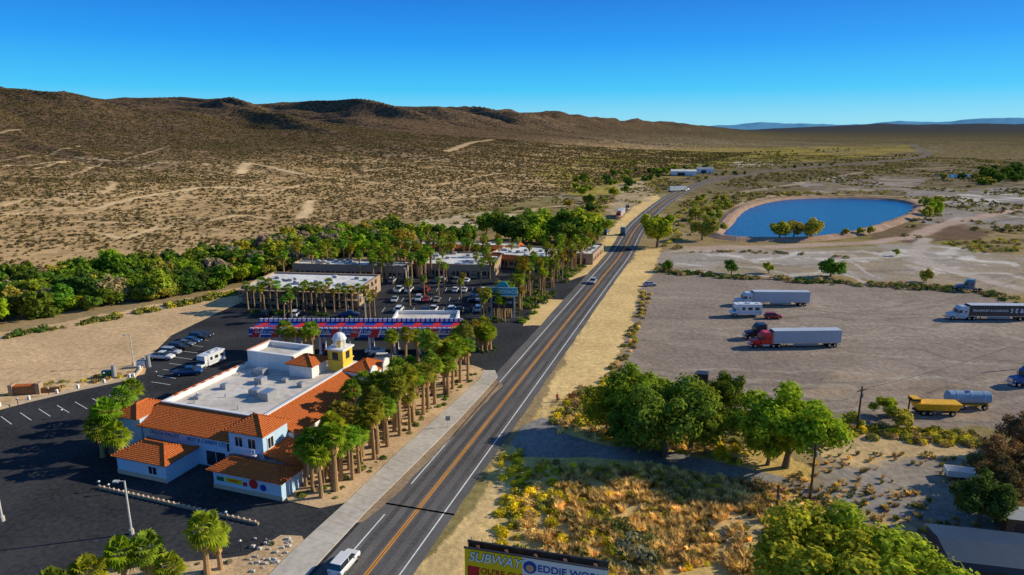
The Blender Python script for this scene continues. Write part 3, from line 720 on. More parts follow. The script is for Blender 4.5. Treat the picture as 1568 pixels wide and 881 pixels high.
area('rabbitbrush',[(765,700),(800,690),(805,740),(775,800),(768,881),(752,881),(760,780)],60,.5,1.0,[YB,YB2])
area('roadside_shrubs',[(840,655),(880,600),(1000,650),(1180,690),(1140,712),(1030,690),(930,680),(860,665)],360,.5,1.2,[YB2,OL,BR,YB,GD])
area('roadside_shrubs',[(985,445),(998,450),(975,520),(965,560),(935,590),(925,580),(950,540),(970,490)],170,.4,.9,[OL,GD,BR,YB2])
area('roadside_shrubs',[(880,585),(960,580),(1180,640),(1180,690),(1000,650),(880,640)],220,.6,1.2,[OL,BR,YB2,YB])
area('yard_shrubs',[(1270,650),(1500,665),(1500,690),(1400,680),(1275,668)],150,.5,1.3,[YB2,OL,BR,YB])
area('yard_shrubs',[(1490,660),(1600,680),(1620,800),(1540,790),(1490,720)],160,.6,1.5,[BR,OL,(.28,.18,.09)])
area('yard_grass',[(1200,700),(1500,690),(1560,860),(1400,860),(1190,800)],700,.25,.6,[GD,BR,OL],GRS,1.,lo=.4)
area('hedge_shrubs',[(1005,413),(1100,421),(1480,442),(1560,458),(1560,466),(1480,449),(1100,427),(1005,419)],330,.6,1.6,[OL,DG,BR],MDB)
area('hedge_shrubs',[(1060,384),(1200,386),(1300,392),(1300,396),(1200,390),(1060,387)],60,.5,1.3,[OL,BR],MDB)
area('bank_shrubs',[(1090,300),(1110,296),(1400,292),(1400,297),(1130,303),(1095,345),(1075,350)],260,.6,1.8,[OL,YB2,BR],MDB)
area('roadside_shrubs',[(1040,385),(1060,340),(1075,310),(1050,305),(1020,345),(1012,380)],160,.6,1.8,[OL,YB2,BR],MDB)
area('wash_shrubs',[(860,330),(930,300),(930,318),(915,345),(900,370),(870,350)],260,.8,2.2,[OL,YB2,DG,BR],MDB)
area('lot_edge_shrubs',[(-60,520),(120,495),(370,443),(372,450),(200,485),(0,520)],320,.5,1.6,[YB2,OL,DG,OL],MDB)
area('edge_shrubs',[(-40,618),(0,600),(160,570),(200,575),(60,606),(-40,634)],60,.4,.8,[OL,YB2,BR],MDB)
area('planter_shrubs',[(724,562),(740,568),(680,622),(590,702),(520,765),(450,762),(520,665),(600,590)],230,.25,.7,[OL,DG,GREEN],HIB)
area('planter_shrubs',[(740,492),(800,498),(905,398),(890,390),(760,470)],260,.5,1.6,[DG,OL,GREEN],MDB)
area('planter_shrubs',[(230,866),(350,860),(430,824),(330,940),(110,940)],40,.25,.6,[OL,GY,DG],HIB)
area('planter_shrubs',[(728,520),(756,520),(760,536),(735,545)],30,.4,1.,[DG,OL],MDB)
area('hotel_shrubs',[(385,476),(560,484),(560,488),(385,480)],60,.5,1.1,[DG,OL,GREEN],MDB)
area('arena_shrubs',[(1440,372),(1560,366),(1560,388),(1500,388)],160,.6,1.4,[OL,YB2,BR],MDB)
rk=MB()
for (u,v) in [(random.uniform(380,465),random.uniform(826,880)) for _ in range(60)]+[(random.uniform(1040,1180),random.uniform(760,870)) for _ in range(50)]:
    if u<470 and v>905-abs(u-380)*.95: continue
    x,y=G(u,v);s=random.uniform(.1,.36);vs=[(x+random.uniform(-1,1)*s*.3+s*a,y+s*b,max(0,s*c*.7+.1)) for a,b,c in((-1,-1,0),(1,-.8,0),(1,1,0),(-.8,1,0),(-.6,-.5,1),(.5,-.6,1.1),(.6,.6,.9),(-.5,.6,1))]
    rk.add(vs,[(4,5,6,7),(0,1,5,4),(1,2,6,5),(2,3,7,6),(3,0,4,7)],0)
put('landscape_rocks',rk.mesh('rocks',[ROCK]),0,0)
# ------------------------------------------------------------------ store building
HB=-R(19)
FRx,FRy=-38.0,96.5
store=empty('mission_style_store',FRx,FRy,0,HB)
W=MB()
WM=[WHITE,ROOFG,GLASS,TRIM,CREAM,YEL,DARK,GREYM,CHR,BLUE,RED,SHADEW]
def parapet(m,x0,x1,y0,y1,h,t=.35,d=.8,mt=0,mr=1,mc=3):
    m.box(x0,x1,y0,y1,0,h-d,mt);m.box(x0+t,x1-t,y0+t,y1-t,h-d+.003,h-d+.02,mr)
    for a in((x0,x1,y0,y0+t),(x0,x1,y1-t,y1),(x0,x0+t,y0+t,y1-t),(x1-t,x1,y0+t,y1-t)): m.box(*a,h-d+.001,h,mt)
    c=.08
    for a in((x0-c,x1+c,y0-c,y0+t+c),(x0-c,x1+c,y1-t-c,y1+c),(x0-c,x0+t+c,y0+t+c,y1-t-c),(x1-t-c,x1+c,y0+t+c,y1-t-c)): m.box(*a,h+.002,h+.12,mc)
parapet(W,-19.5,0,0,27,7.0)
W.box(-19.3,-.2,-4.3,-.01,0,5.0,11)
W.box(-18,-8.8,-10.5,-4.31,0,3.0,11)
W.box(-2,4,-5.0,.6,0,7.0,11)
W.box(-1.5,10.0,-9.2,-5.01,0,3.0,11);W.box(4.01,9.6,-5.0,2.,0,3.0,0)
W.box(-18.1,-8.7,-10.56,-10.503,0,.7,4);W.box(-1.6,10.1,-9.26,-9.203,0,.7,4)
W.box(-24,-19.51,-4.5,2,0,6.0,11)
parapet(W,-19.3,-9.5,20.2,26.8,9.2)
W.box(-8.8,-4.0,18.5,23,6.2,8.6,0)
W.box(.01,5.0,.61,22,0,4.9,0);W.box(.01,6,22.01,29,0,7,0);W.box(6.01,8.6,20,30,0,4,0)
W.box(-3.6,-.4,23,26.2,6,10.3,5);W.box(-3.9,-.1,22.7,26.5,10.3,10.6,0);W.box(-3.8,-.2,22.8,26.4,8.2,8.4,5)
W.box(-2.6,-1.4,22.95,22.999,8.5,9.9,6)
W.box(-.399,-.35,24,25.2,8.5,9.9,6)
for i in range(8):
    t=i*math.pi/4;W.cyl((-2+1.0*math.cos(t),24.6+1.0*math.sin(t),10.6),(-2+1.0*math.cos(t),24.6+1.0*math.sin(t),12.0),.14,.14,6,0)
W.cyl((-2,24.6,12.0),(-2,24.6,12.2),1.35,1.35,12,0)
for i in range(5):
    a=i/5*math.pi/2;b=(i+1)/5*math.pi/2
    W.cyl((-2,24.6,12.2+1.1*math.sin(a)),(-2,24.6,12.2+1.1*math.sin(b)),1.2*math.cos(a),max(.04,1.2*math.cos(b)),12,3)
W.cyl((-2,24.6,13.3),(-2,24.6,14.3),.06,.02,6,6)
W.cyl((-2,24.6,10.6),(-2,24.6,12),.5,.5,8,5)
def win(x0,x1,z0,z1,y,m=W,axis='x',s=-1,fr=3):
    if axis=='x':
        m.box(x0,x1,y-.03,y-.004,z0,z1,2)
        yy=(y-.08,y-.032)
        for a in((x0-.1,x1+.1,z1,z1+.14),(x0-.1,x1+.1,z0-.14,z0),(x0-.1,x0,z0,z1),(x1,x1+.1,z0,z1),((x0+x1)/2-.03,(x0+x1)/2+.03,z0,z1)): m.box(a[0],a[1],*yy,a[2],a[3],fr)
    else:
        m.box(y+.004,y+.03,x0,x1,z0,z1,2)
        for a in((x0-.1,x1+.1,z1,z1+.14),(x0-.1,x1+.1,z0-.14,z0),(x0-.1,x0,z0,z1),(x1,x1+.1,z0,z1),((x0+x1)/2-.03,(x0+x1)/2+.03,z0,z1)): m.box(y+.032,y+.08,a[0],a[1],a[2],a[3],fr)
win(-.9,.4,4.6,6.1,-5.0);win(1.4,2.7,4.6,6.1,-5.0);win(-4.0,-2.8,4.4,6,4,axis='y')
win(-7.2,-3.6,.2,2.6,-4.3);win(-3.2,-2.2,3.,4.3,-4.3)
for k in range(5): win(2+k*4,3.6+k*4,1,3.4,5.0,axis='y')
for k in range(2): win(23.2+k*3,24.8+k*3,4.2,6,6,axis='y')
win(-12.,-10.5,1,2.2,-10.5);
W.box(-1.2,3.2,-5.9,-5.01,3.9,4.05,3)
for k in range(9): W.box(-1.2+k*.54,-1.15+k*.54,-5.9,-5.85,4.05,4.9,3)
W.box(-1.2,3.2,-5.9,-5.84,4.9,4.98,3)
for yy in(22.5,27):
    W.box(6.01,6.3,yy-1.3,yy+1.3,3,7.2,0);W.cyl((6.01,yy,7.2),(6.3,yy,7.2),1.3,1.3,16,0)
for (a,b,c,d,h) in((-6.5,-4.5,7,9.5,1.3),(-9.2,-7.4,8,9.6,1.1),(-12,-10.6,13,14.6,1.),(-16,-14.8,9,10,.8),(-15,-13,16.4,18,1.1),(-4,-3,14,15,.8),(-8,-7,15,16,.6),(-17,-16,4,5,.5)):
    W.box(a,b,c,d,6.25,6.25+h,7);W.box(a+.2,b-.2,c+.2,d-.2,6.25+h+.002,6.3+h,8)
for k in range(8):
    x=random.uniform(-18,-2);y=random.uniform(2,18);W.cyl((x,y,6.2),(x,y,6.8),.12,.12,8,7)
W.cyl((-8.3,9,6.45),(-14,17,6.45),.08,.08,6,7)
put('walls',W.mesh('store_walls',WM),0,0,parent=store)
T=MB()
T.quadslab([(-19.9,-4.9,4.95),(-.4,-4.9,4.95),(-.4,0,6.9),(-19.9,0,6.9)],.15)
T.hip(-18,-8.8,-10.5,-5,3.0,1.5);T.hip(-2,4,-5,.6,7.0,1.6);T.hip(-1.5,10,-9.2,-5.6,3.0,1.2,oh=.6)
T.quadslab([(4.01,-5.3,4.3),(10.3,-5.3,3.1),(10.3,2.3,3.1),(4.01,2.3,4.3)],.15)
T.hip(-24,-20,-4.5,1.5,6.0,1.4);T.hip(-8.8,-4,18.5,23,8.6,1.3);T.hip(.5,5.6,22.5,28.5,7,1.4)
T.quadslab([(0.02,.7,6.9),(5.6,.7,4.9),(5.6,21.9,4.9),(0.02,21.9,6.9)],.15)
T.quadslab([(6.32,19.8,4.6),(9.2,19.8,3.8),(9.2,30.4,3.8),(6.32,30.4,4.6)],.15)
T.quadslab([(-20.6,2.1,6.7),(-19.5,2.1,7.25),(-19.5,20,7.25),(-20.6,20,6.7)],.12)
T.quadslab([(-20.1,27,9.1),(-19.3,27,9.5),(-19.3,20.2,9.5),(-20.1,20.2,9.1)],.12)
for k in range(9): T.box(-19.45,-19.05,2.5+k*2,3.2+k*2,7.13,7.2)
put('tile_roofs',T.mesh('tiles',[TILE]),0,0,parent=store)
S90=(R(90),0,0)
text('wall_lettering','DEATH VALLEY',.85,(-15,-4.36,4.0),S90,SLET,store);text('wall_lettering_b','NUT & CANDY CO',.85,(-7,-4.36,3.9),S90,SLET,store)
sg=MB();sg.box(.6,3.4,-9.26,-9.21,1.3,2.0,0);sg.cyl((5.4,-9.21,1.8),(5.4,-9.27,1.8),.72,.72,20,1);sg.cyl((7.0,-9.21,1.5),(7.0,-9.27,1.5),.5,.5,20,2);sg.box(3.6,4.3,-9.26,-9.21,1.2,1.8,1);sg.box(-.9,.3,-9.26,-9.21,1.3,1.9,3)
put('wall_signs',sg.mesh('signs',[SUBY,RED,BLUE,GRN]),0,0,parent=store);text('sign_text','CANDY',.5,(2.0,-9.28,1.65),S90,RED,store)
# ------------------------------------------------------------------ fuel canopy
can=empty('fuel_station_canopy',-35,149.0,0,0)
c=MB();Lx=23.6
c.box(-Lx,Lx,-3.2,3.2,4.4,6.0,1)
c.box(-Lx-.05,Lx+.05,-3.26,-3.203,4.4,5.0,1);c.box(-Lx-.05,Lx+.05,-3.26,-3.203,5.002,5.25,0);c.box(-Lx-.05,Lx+.05,-3.26,-3.203,5.252,6.3,1)
c.box(-Lx-.05,Lx+.05,3.203,3.26,4.4,7.0,1)
c.box(-Lx,Lx,-.5,.4,6.01,6.05,2)
k=-Lx+.6
while k<Lx:
    c.box(k-.36,k+.36,2.95,3.2,6.2,7.0,0);c.box(k-.36,k+.36,-3.2,-2.95,6.302,6.62,0);k+=1.1
for i in range(11):
    x=-22.0+i*4.4
    c.add([(x-1.3,-3.28,4.42),(x+.5,-3.28,4.42),(x+1.3,-3.28,6.28),(x-.5,-3.28,6.28)],[(0,1,2,3)],2)
    c.add([(x+.55,-3.29,4.42),(x+.8,-3.29,4.42),(x+1.6,-3.29,6.28),(x+1.35,-3.29,6.28)],[(0,1,2,3)],0)
    c.add([(x-1.6,-2.8,6.056),(x+.1,-2.8,6.056),(x+1.3,2.8,6.056),(x-.4,2.8,6.056)],[(0,1,2,3)],2)
for i in range(8):
    x=-19.5+i*5.6
    for yy in(-1.8,1.8): c.box(x-.25,x+.25,yy-.25,yy+.25,0,4.4,0)
    c.box(x-.5,x+.5,-2.6,2.6,0,.15,3);c.box(x-.4,x+.4,-.35,.35,.15,1.9,2);c.box(x-.42,x+.42,-.37,.37,1.1,1.5,1)
put('canopy_structure',c.mesh('canopy',[TRIM,BLUE,RED,GREYM]),0,0,parent=can)
for i in range(5): text('fascia_text','DEATH VALLEY FUEL',.8,(-18.5+i*9.3,-3.33,5.65),S90,TRIM,can)
shp=MB();parapet(shp,-4,12,-5,5,4.2)
for k in range(4): win(-3+k*3.6,-.6+k*3.6,.4,2.8,-5,shp)
x,y=G(640,540);put('fuel_shop',shp.mesh('shop',WM),x-4,y+16)
# ------------------------------------------------------------------ hotel
def hotel(name,x,y,rz,w,d,h,st,roof=ROOFG,wall=CREAM,tile=False):
    e=empty(name,x,y,0,rz);m=MB();parapet(m,-w/2,w/2,-d/2,d/2,h,.3,.45,mc=0)
    n=int(w/3.6)
    for s in range(st):
        z=s*h*.46
        for k in range(n):
            xx=-w/2+1.2+k*3.6;win(xx,xx+1.5,z+1.,z+2.3,-d/2,m,fr=4);m.box(xx+2.,xx+2.8,-d/2-.03,-d/2-.004,z+.3,z+2.3,6)
        if s: 
            m.box(-w/2,w/2,-d/2-1.6,-d/2-.1,z-.1,z+.1,4)
            for k in range(n+1): m.box(-w/2+k*3.6,-w/2+k*3.6+.2,-d/2-1.55,-d/2-1.35,0,h-.7,4)
            m.box(-w/2,w/2,-d/2-1.56,-d/2-1.5,z+1.0,z+1.08,6)
            for k in range(int(w/.6)): m.box(-w/2+k*.6,-w/2+k*.6+.06,-d/2-1.55,-d/2-1.51,z+.1,z+1.,6)
            m.box(-w/2,w/2,-d/2-1.7,-d/2-.1,h-.7,h-.55,4)
    for k in range(int(d/3.6)):
        for s in range(st): win(-d/2+1.2+k*3.6,-d/2+2.7+k*3.6,s*h*.46+1,s*h*.46+2.3,w/2,m,axis='y',fr=4)
    for k in range(int(w*d/40)):
        a=random.uniform(-w/2+1.5,w/2-3);b=random.uniform(-d/2+1.5,d/2-3);z=h-.43;m.box(a,a+1.4,b,b+1.2,z,z+.7,7);m.box(a+.2,a+1.2,b+.2,b+1,z+.702,z+.8,3)
    put('building_shell',m.mesh(name,[wall,roof,GLASS,TRIM,TANW,YEL,DARK,GREYM,CHR,BLUE,RED]),0,0,parent=e)
    if tile:
        t=MB();t.quadslab([(-w/2-.8,-d/2-1.8,h-1.1),(w/2+.8,-d/2-1.8,h-1.1),(w/2+.3,-d/2-.1,h+.3),(-w/2-.3,-d/2-.1,h+.3)],.12)
        t.quadslab([(w/2+.1,-d/2,h+.3),(w/2+1.6,-d/2-.8,h-1.1),(w/2+1.6,d/2+.8,h-1.1),(w/2+.1,d/2,h+.3)],.12)
        put('tile_eaves',t.mesh('tile_eaves',[TILE]),0,0,parent=e)
    return e
hotel('hotel_wing',-60,201,R(-7),35,21,5.0,2,ROOFW,TANW)
hotel('hotel_wing',-55,232,R(-7),40,10,4.6,1,ROOFW,TANW)
hotel('hotel_wing',-18,240,R(-7),27,24,4.6,1,ROOFW,TANW)
hotel('casino_building',6,254,R(-19),24,22,4.6,1,ROOFW,TANW,True)
hotel('casino_building',-22,272,R(-7),50,9,4.6,1,ROOFW,TANW,True)
hotel('hotel_wing',27,264,R(-17),14,24,4.0,1,ROOFW,TANW,False)
sgn=empty('hotel_pylon_sign',*G(770,492),0,R(-6));m=MB()
m.box(-3.2,-2.8,-.2,.2,0,7,0);m.box(2.8,3.2,-.2,.2,0,7,0);m.box(-3.8,3.8,-.3,.3,7,9.2,1);m.box(-3.9,3.9,-.33,-.303,6.9,7.1,2)
m.box(-3.9,3.9,-.33,-.303,9.1,9.3,2);m.cyl((0,-.25,9.2),(0,.25,9.2),1.6,1.6,16,1);m.box(-2.8,2.8,-.2,.2,3.6,6.4,3)
put('sign_frame',m.mesh('sign',[GREYM,TEAL,TRIM,DARK]),0,0,parent=sgn);text('sign_lettering','STAGECOACH',1.25,(0,-.36,8.1),S90,TRIM,sgn)
text('sign_lettering_b','HOTEL CASINO',.7,(0,-.23,5.2),S90,TRIM,sgn)
def shed(name,x,y,w,d,h,rz,mw,mr,pitch=.8,s=1):
    e=empty(name,x,y,0,rz);m=MB();m.box(-w/2,w/2,-d/2,d/2,0,h,0);o=.3
    m.add([(-w/2-o,-d/2-o,h+.003),(w/2+o,-d/2-o,h+.003),(w/2+o,d/2+o,h+.003),(-w/2-o,d/2+o,h+.003),(-w/2-o,0,h+pitch),(w/2+o,0,h+pitch)],[(0,1,5,4),(2,3,4,5),(1,2,5),(3,0,4),(0,3,2,1)],1)
    m.box(-w/4,w/4*.2,-d/2-.03,-d/2-.004,0,h*.7,2);m.box(w/4,w/4+1.,-d/2-.03,-d/2-.004,1,1.9,2)
    put('shed_body',m.mesh(name,[mw,mr,DARK]),0,0,parent=e)
x,y=G(1046,269);shed('metal_warehouse',x,y,26,14,5,R(-10),TRIM,ROOFW,1.5)
x,y=G(1070,267);shed('metal_warehouse',x+12,y+20,18,12,5,R(-10),TRIM,GREYM,1.5)
x,y=G(1515,910);shed('storage_shed',x+2,y+4,10,7,3.2,R(-12),NAVY,NAVY,.6)
x,y=G(1545,812);shed('wooden_shed',x+1,y,4,3,2.4,R(-12),WOOD,GREYM,.4)
x,y=G(40,612);e=empty('adobe_garden_wall',x-2,y+3,0,R(10));m=MB()
m.box(-2.5,2.5,-.6,.6,0,1.6,0);m.box(-2.7,-2.0,-.8,.8,0,2.1,1);m.box(2.0,2.7,-.8,.8,0,2.1,1);m.box(-2.6,2.6,-.7,.7,1.6,1.75,2);m.box(2.8,6,-.3,.3,0,1,0)
put('wall_body',m.mesh('adobe',[pm('brown_adobe',(.30,.15,.07),.9,.3,3),TANW,TILE]),0,0,parent=e)
for (u,v) in((165,578),(218,562)):
    x,y=G(u,v);m=MB();m.box(-.9,.9,-.5,.5,0,1.5,0);m.box(-.8,.8,-.4,.4,1.5,1.6,1);m.cyl((1.4,0,0),(1.4,0,2.6),.5,.4,10,1);put('utility_cabinet',m.mesh('cab',[TRIM if u>200 else GRN,GREYM]),x,y)
# ------------------------------------------------------------------ vehicles
VM=[PAINT,GLASS,RUB,CHR,LAMP,REDL,DARK,PTRL,GREYM]
def car_mesh(kind):
    m=MB()
    if kind=='sedan':
        m.loft([(-2.3,.5,.8,.72),(-2.15,.3,.95,.86),(-1.3,.24,1.0,.9),(.6,.22,.97,.91),(1.1,.24,.93,.9),(2.0,.28,.80,.86),(2.3,.42,.66,.7)],0)
        m.frus((-1.75,1.15,-.82,.82),.96,(-1.05,.35,-.62,.62),1.40,1,0);m.box(-1.05,.35,-.62,.62,1.402,1.44,0)
    elif kind=='suv':
        m.loft([(-2.3,.5,1.05,.82),(-2.2,.34,1.1,.92),(-1.,.3,1.12,.95),(.9,.3,1.1,.95),(1.2,.3,1.08,.94),(2.1,.34,.98,.9),(2.35,.5,.8,.76)],0)
        m.frus((-2.2,1.25,-.86,.86),1.1,(-1.95,.5,-.68,.68),1.68,1,0);m.box(-1.95,.5,-.68,.68,1.682,1.74,0)
    else:
        m.loft([(-2.8,.5,1.1,.88),(-2.7,.45,1.12,.95),(-.6,.4,1.12,.95),(1.2,.4,1.12,.95),(1.5,.4,1.1,.94),(2.5,.42,1.0,.9),(2.7,.5,.85,.8)],0)
        m.frus((-.7,1.4,-.86,.86),1.12,(-.55,.7,-.70,.70),1.75,1,0);m.box(-.55,.7,-.7,.7,1.752,1.81,0);m.box(-2.6,-.8,-.75,.75,1.122,1.13,6)
    L=2.3 if kind!='pickup' else 2.65
    wb=1.4 if kind!='pickup' else 1.75
    for x in(-wb,wb):
        for y in(-.82,.82): m.wheel(x,y,.36,.24,2,3)
    for y in(-.6,.6): m.box(L-.12,L+.0,y-.17,y+.17,.6,.75,4);m.box(-L-.01,-L+.1,y-.15,y+.15,.7,.85,5)
    m.box(-L*.9,L*.9,-.7,.7,.2,.35,6)
    for y in(-.95,.95): m.box(.55,.75,y-.1,y+.1,1.0,1.15,0)
    for x in(-.35,): 
        for s in(-1,1):
            zb=.97+(.14 if kind!='sedan' else 0);m.add([(x-.04,s*.85,zb),(x+.04,s*.85,zb),(x+.04,s*(.645 if kind=='sedan' else .72),1.42 if kind=='sedan' else 1.7),(x-.04,s*(.645 if kind=='sedan' else .72),1.42 if kind=='sedan' else 1.7)],[(0,1,2,3)],0)
    return m.mesh(kind,VM)
CM={k:car_mesh(k) for k in('sedan','suv','pickup')}
WH=(.75,.75,.75);BK=(.02,.02,.025);SV=(.4,.42,.45);RD_=(.35,.02,.02);BL=(.02,.07,.22);GRY=(.12,.13,.14);BG=(.3,.24,.17)
def car(u,v,hd,kind='sedan',col=WH,name='parked_car'):
    x,y=G(u,v);return put(name if kind!='pickup' else name.replace('car','pickup_truck'),CM[kind],x,y,.02,R(90-hd),1,col,bevel=.04)
cols=[WH,WH,WH,BK,SV,SV,RD_,BL,GRY,BG,WH]
for v,us,hd in((447,[612,625,639,652,684,697,711,738,752],5),(461,[606,640,653,668,681,695,722,735],180),(477,[596,612,650,665,692,705,719,733],5),(432,[600,628,668,676,700,716],5)):
    for u in us:
        if random.random()<.85: car(u+random.uniform(-2,2),v+random.uniform(-1.,1.),hd+random.uniform(-3,3),random.choice(['sedan','suv','suv','pickup']),random.choice(cols))
car(535,485,85,'pickup',BL);car(453,484,0,'suv',WH);car(408,484,0,'suv',BK)
for q in((249,550,'pickup',WH),(262,543,'suv',SV),(274,536,'suv',BK),(284,530,'sedan',GRY),(294,525,'sedan',BL),(304,520,'suv',BK),(312,516,'sedan',BK),(290,574,'pickup',BL)): car(q[0],q[1],100 if q[1]<570 else 80,q[2],q[3])
car(590,553,90,'suv',WH);car(612,555,90,'sedan',GRY);car(575,541,90,'sedan',WH)
car(528,869,17,'suv',WH,'moving_car');car(908,434,197,'suv',SV,'moving_car');car(963,383,17,'sedan',BK,'moving_car');car(995,438,80,'sedan',SV);car(1183,488,90,'suv',RD_)
def semi(name,u,v,hd,cab,trl=(.5,.52,.55),trailer=True,tr_mat=7,low=False):
    x,y=G(u,v);e=empty(name,x,y,0.02,R(90-hd));m=MB()
    m.loft([(3.6,.6,1.9,1.0),(3.9,.6,2.0,1.05),(5.6,.7,1.75,.95),(5.85,.75,1.6,.85)],0)
    m.box(5.85,5.92,-.6,.6,.8,1.6,3);m.box(5.7,6.15,-1.15,1.15,.4,.75,3)
    m.box(1.0,3.59,-1.2,1.2,.75,2.9,0);m.frus((1.0,3.59,-1.2,1.2),2.9,(1.0,2.9,-1.05,1.05),3.75,0,0)
    m.add([(3.62,-1.05,2.05),(3.62,1.05,2.05),(3.35,.95,2.95),(3.35,-.95,2.95)],[(0,1,2,3)],1);m.box(3.3,3.61,-1.0,1.0,2.05,2.85,1)
    for s in(-1,1):
        m.box(2.6,3.4,s*1.2-.012,s*1.2+.012,2.,2.75,1);m.box(1.4,1.9,s*1.2-.012,s*1.2+.012,2.1,2.6,1)
        m.cyl((.85,s*1.1,.9),(.85,s*1.1,3.9),.09,.09,8,3);m.cyl((1.6,s*1.05,.65),(3.2,s*1.05,.65),.34,.34,12,3)
        m.wheel(4.9,s*1.02,.52,.32,2,3);m.box(4.3,5.5,s*1.05-.2,s*1.05+.2,1.05,1.2,0)
        for xx in(-.7,.65): m.wheel(xx,s*.98,.52,.6,2,3)
        m.box(5.5,5.8,s*.85-.12,s*.85+.12,1.1,1.35,4);m.box(3.55,3.65,s*1.42-.06,s*1.42+.06,1.9,2.6,6)
    m.box(-1.3,5.6,-.45,.45,.75,1.0,6)
    put('tractor_unit',m.mesh('tractor',VM),0,0,0,0,1,cab,e,.04)
    if trailer:
        m=MB()
        m.box(-15.2,.7,-1.28,1.28,1.25,4.1,0)
        m.box(-15.24,.74,-1.31,1.31,4.102,4.18,7);m.box(-15.24,.74,-1.31,1.31,1.1,1.248,3)
        for k in range(26):
            for s in(-1,1): m.box(-15+k*.61,-14.96+k*.61,s*1.28-.02,s*1.28+.02,1.3,4.1,8)
        m.box(-10,-4,-1.2,-1.16,.5,1.1,8);m.box(-10,-4,1.16,1.2,.5,1.1,8);m.box(.74,1.0,-.8,.8,2.6,3.9,6)
        m.box(-14.8,-11,-.5,.5,.8,1.1,6)
        for xx in(-13.9,-12.6):
            for s in(-1,1): m.wheel(xx,s*.95,.52,.6,2,3)
        for s in(-1,1): m.box(-2.6,-2.45,s*.8-.08,s*.8+.08,.15,1.1,6)
        m.box(-15.22,-15.1,-1.1,1.1,.5,.62,6)
        put('trailer',m.mesh('trailer',VM),0,0,0,0,1,trl,e,.02)
    return e
TRW=(.44,.48,.55)
semi('semi_truck',1155,467,-88,(.6,.62,.65),TRW);semi('semi_truck',1185,531,-92,(.75,.015,.015),TRW)
semi('semi_truck',1176,518,-92,(.02,.02,.03),(.3,.3,.3),False)
e=semi('semi_truck',1483,489,-88,(.55,.57,.6),(.025,.025,.03));text('trailer_lettering','TRANSPORT & LOGISTICS',.8,(-4.5,1.34,2.7),(R(90),0,R(180)),TRIM,e);text('trailer_lettering_b','5 E & S',1.6,(-12,1.34,2.7),(R(90),0,R(180)),TRIM,e)
semi('semi_truck',1590,590,-92,(.05,.1,.3),TRW,False);semi('semi_truck',1496,447,-60,(.15,.2,.25),TRW,False)
semi('box_truck',948,334,197,(.5,.1,.05),(.6,.6,.6));semi('box_truck',925,360,20,(.02,.12,.3),(.02,.1,.25),False);semi('box_truck',953,361,17,(.03,.15,.3),(.03,.12,.28),False)
semi('semi_truck',1046,293,60,(.5,.5,.5),(.65,.65,.65));semi('semi_truck',962,322,197,(.5,.35,.2),(.5,.4,.3),False)
semi('semi_truck',1140,612,-75,(.02,.03,.03),(.02,.02,.02),False);semi('semi_truck',1090,600,-75,(.03,.03,.03),(.02,.02,.02),False)
def rv(u,v,hd,sc=1.1):
    x,y=G(u,v);m=MB();m.box(-3.6,1.6,-1.2,1.2,.6,3.1,0);m.box(1.6,2.6,-1.15,1.15,2.0,3.05,0);m.loft([(1.6,.5,1.95,1.05),(2.3,.5,1.9,1.0),(2.6,.5,1.3,.98),(3.5,.55,1.15,.9)],0)
    m.frus((1.7,2.75,-.98,.98),1.3,(1.7,2.35,-.9,.9),1.98,1,1)
    for s in(-1,1):
        for a,b in((-3,-2),(-1.4,-.4),(.3,1.)): m.box(a,b,s*1.2-.015,s*1.2+.015,1.7,2.4,1)
        m.box(-3.6,1.6,s*1.2-.01,s*1.2+.01,1.15,1.35,7)
        for xx in(-2,2.6): m.wheel(xx,s*.95,.42,.3,2,3)
    m.box(-1,0,-.4,.4,3.1,3.35,7);m.box(-3,-2.4,-.3,.3,3.1,3.25,7)
    return put('motorhome',m.mesh('rv',VM),x,y,.02,R(90-hd),sc,WH,bevel=.05)
rv(1140,484,-88,1.15);rv(322,560,200,.95)
x,y=G(1432,634);e=empty('yellow_dump_trailer',x,y,0,R(-4));m=MB()
m.frus((-3.6,3.2,-1.,1.),1.0,(-4.2,3.8,-1.3,1.3),2.3,0,0);m.box(-4,3.6,-1.1,1.1,2.302,2.34,0);m.box(-4,4,-.4,.4,.7,1.0,2)
m.box(-4.6,-3.2,-.9,.9,2.345,3.1,0);m.box(-4.62,-3.4,-.92,.92,2.6,2.95,2)
for xx in(-2.6,-1.4,2.4):
    for s in(-1,1): m.wheel(xx,s*.95,.5,.4,1,3)
m.box(-4.8,-4.65,-.15,.15,.7,3.0,2);put('trailer_body',m.mesh('dump',[YTRK,RUB,DARK,CHR]),0,0,parent=e)
x,y=G(1485,628);e=empty('tank_trailer',x,y+1,0,R(-3));m=MB()
m.cyl((-3.6,0,2.1),(3.6,0,2.1),1.15,1.15,20,0)
for xx in(-3.6,3.6):m.cyl((xx,0,2.1),(xx+(.35 if xx>0 else -.35),0,2.1),1.15,.7,20,0)
for xx in(-2.4,0,2.4): m.cyl((xx-.05,0,2.1),(xx+.05,0,2.1),1.18,1.18,20,3)
m.box(-3.6,3.6,-.9,.9,.75,1.0,4);m.cyl((0,0,3.2),(0,0,3.5),.4,.4,10,3)
for xx in(-2.6,-1.4,2.6):
    for s in(-1,1): m.wheel(xx,s*.95,.5,.4,1,3)
put('tank_body',m.mesh('tank',[pm('tank_blue_white',(.25,.38,.52),.35,.2),RUB,DARK,CHR,YTRK]),0,0,parent=e)
x,y=G(1470,733);e=empty('utility_trailer',x,y,0,R(-15));m=MB();m.box(-2,2,-1,1,.6,.75,0)
for a in((-2,2,-1,-.95),(-2,2,.95,1),(-2,-1.95,-.95,.95),(1.95,2,-.95,.95)): m.box(*a,.75,1.5,0)
for s in(-1,1): m.wheel(0,s*1.15,.36,.25,1,2)
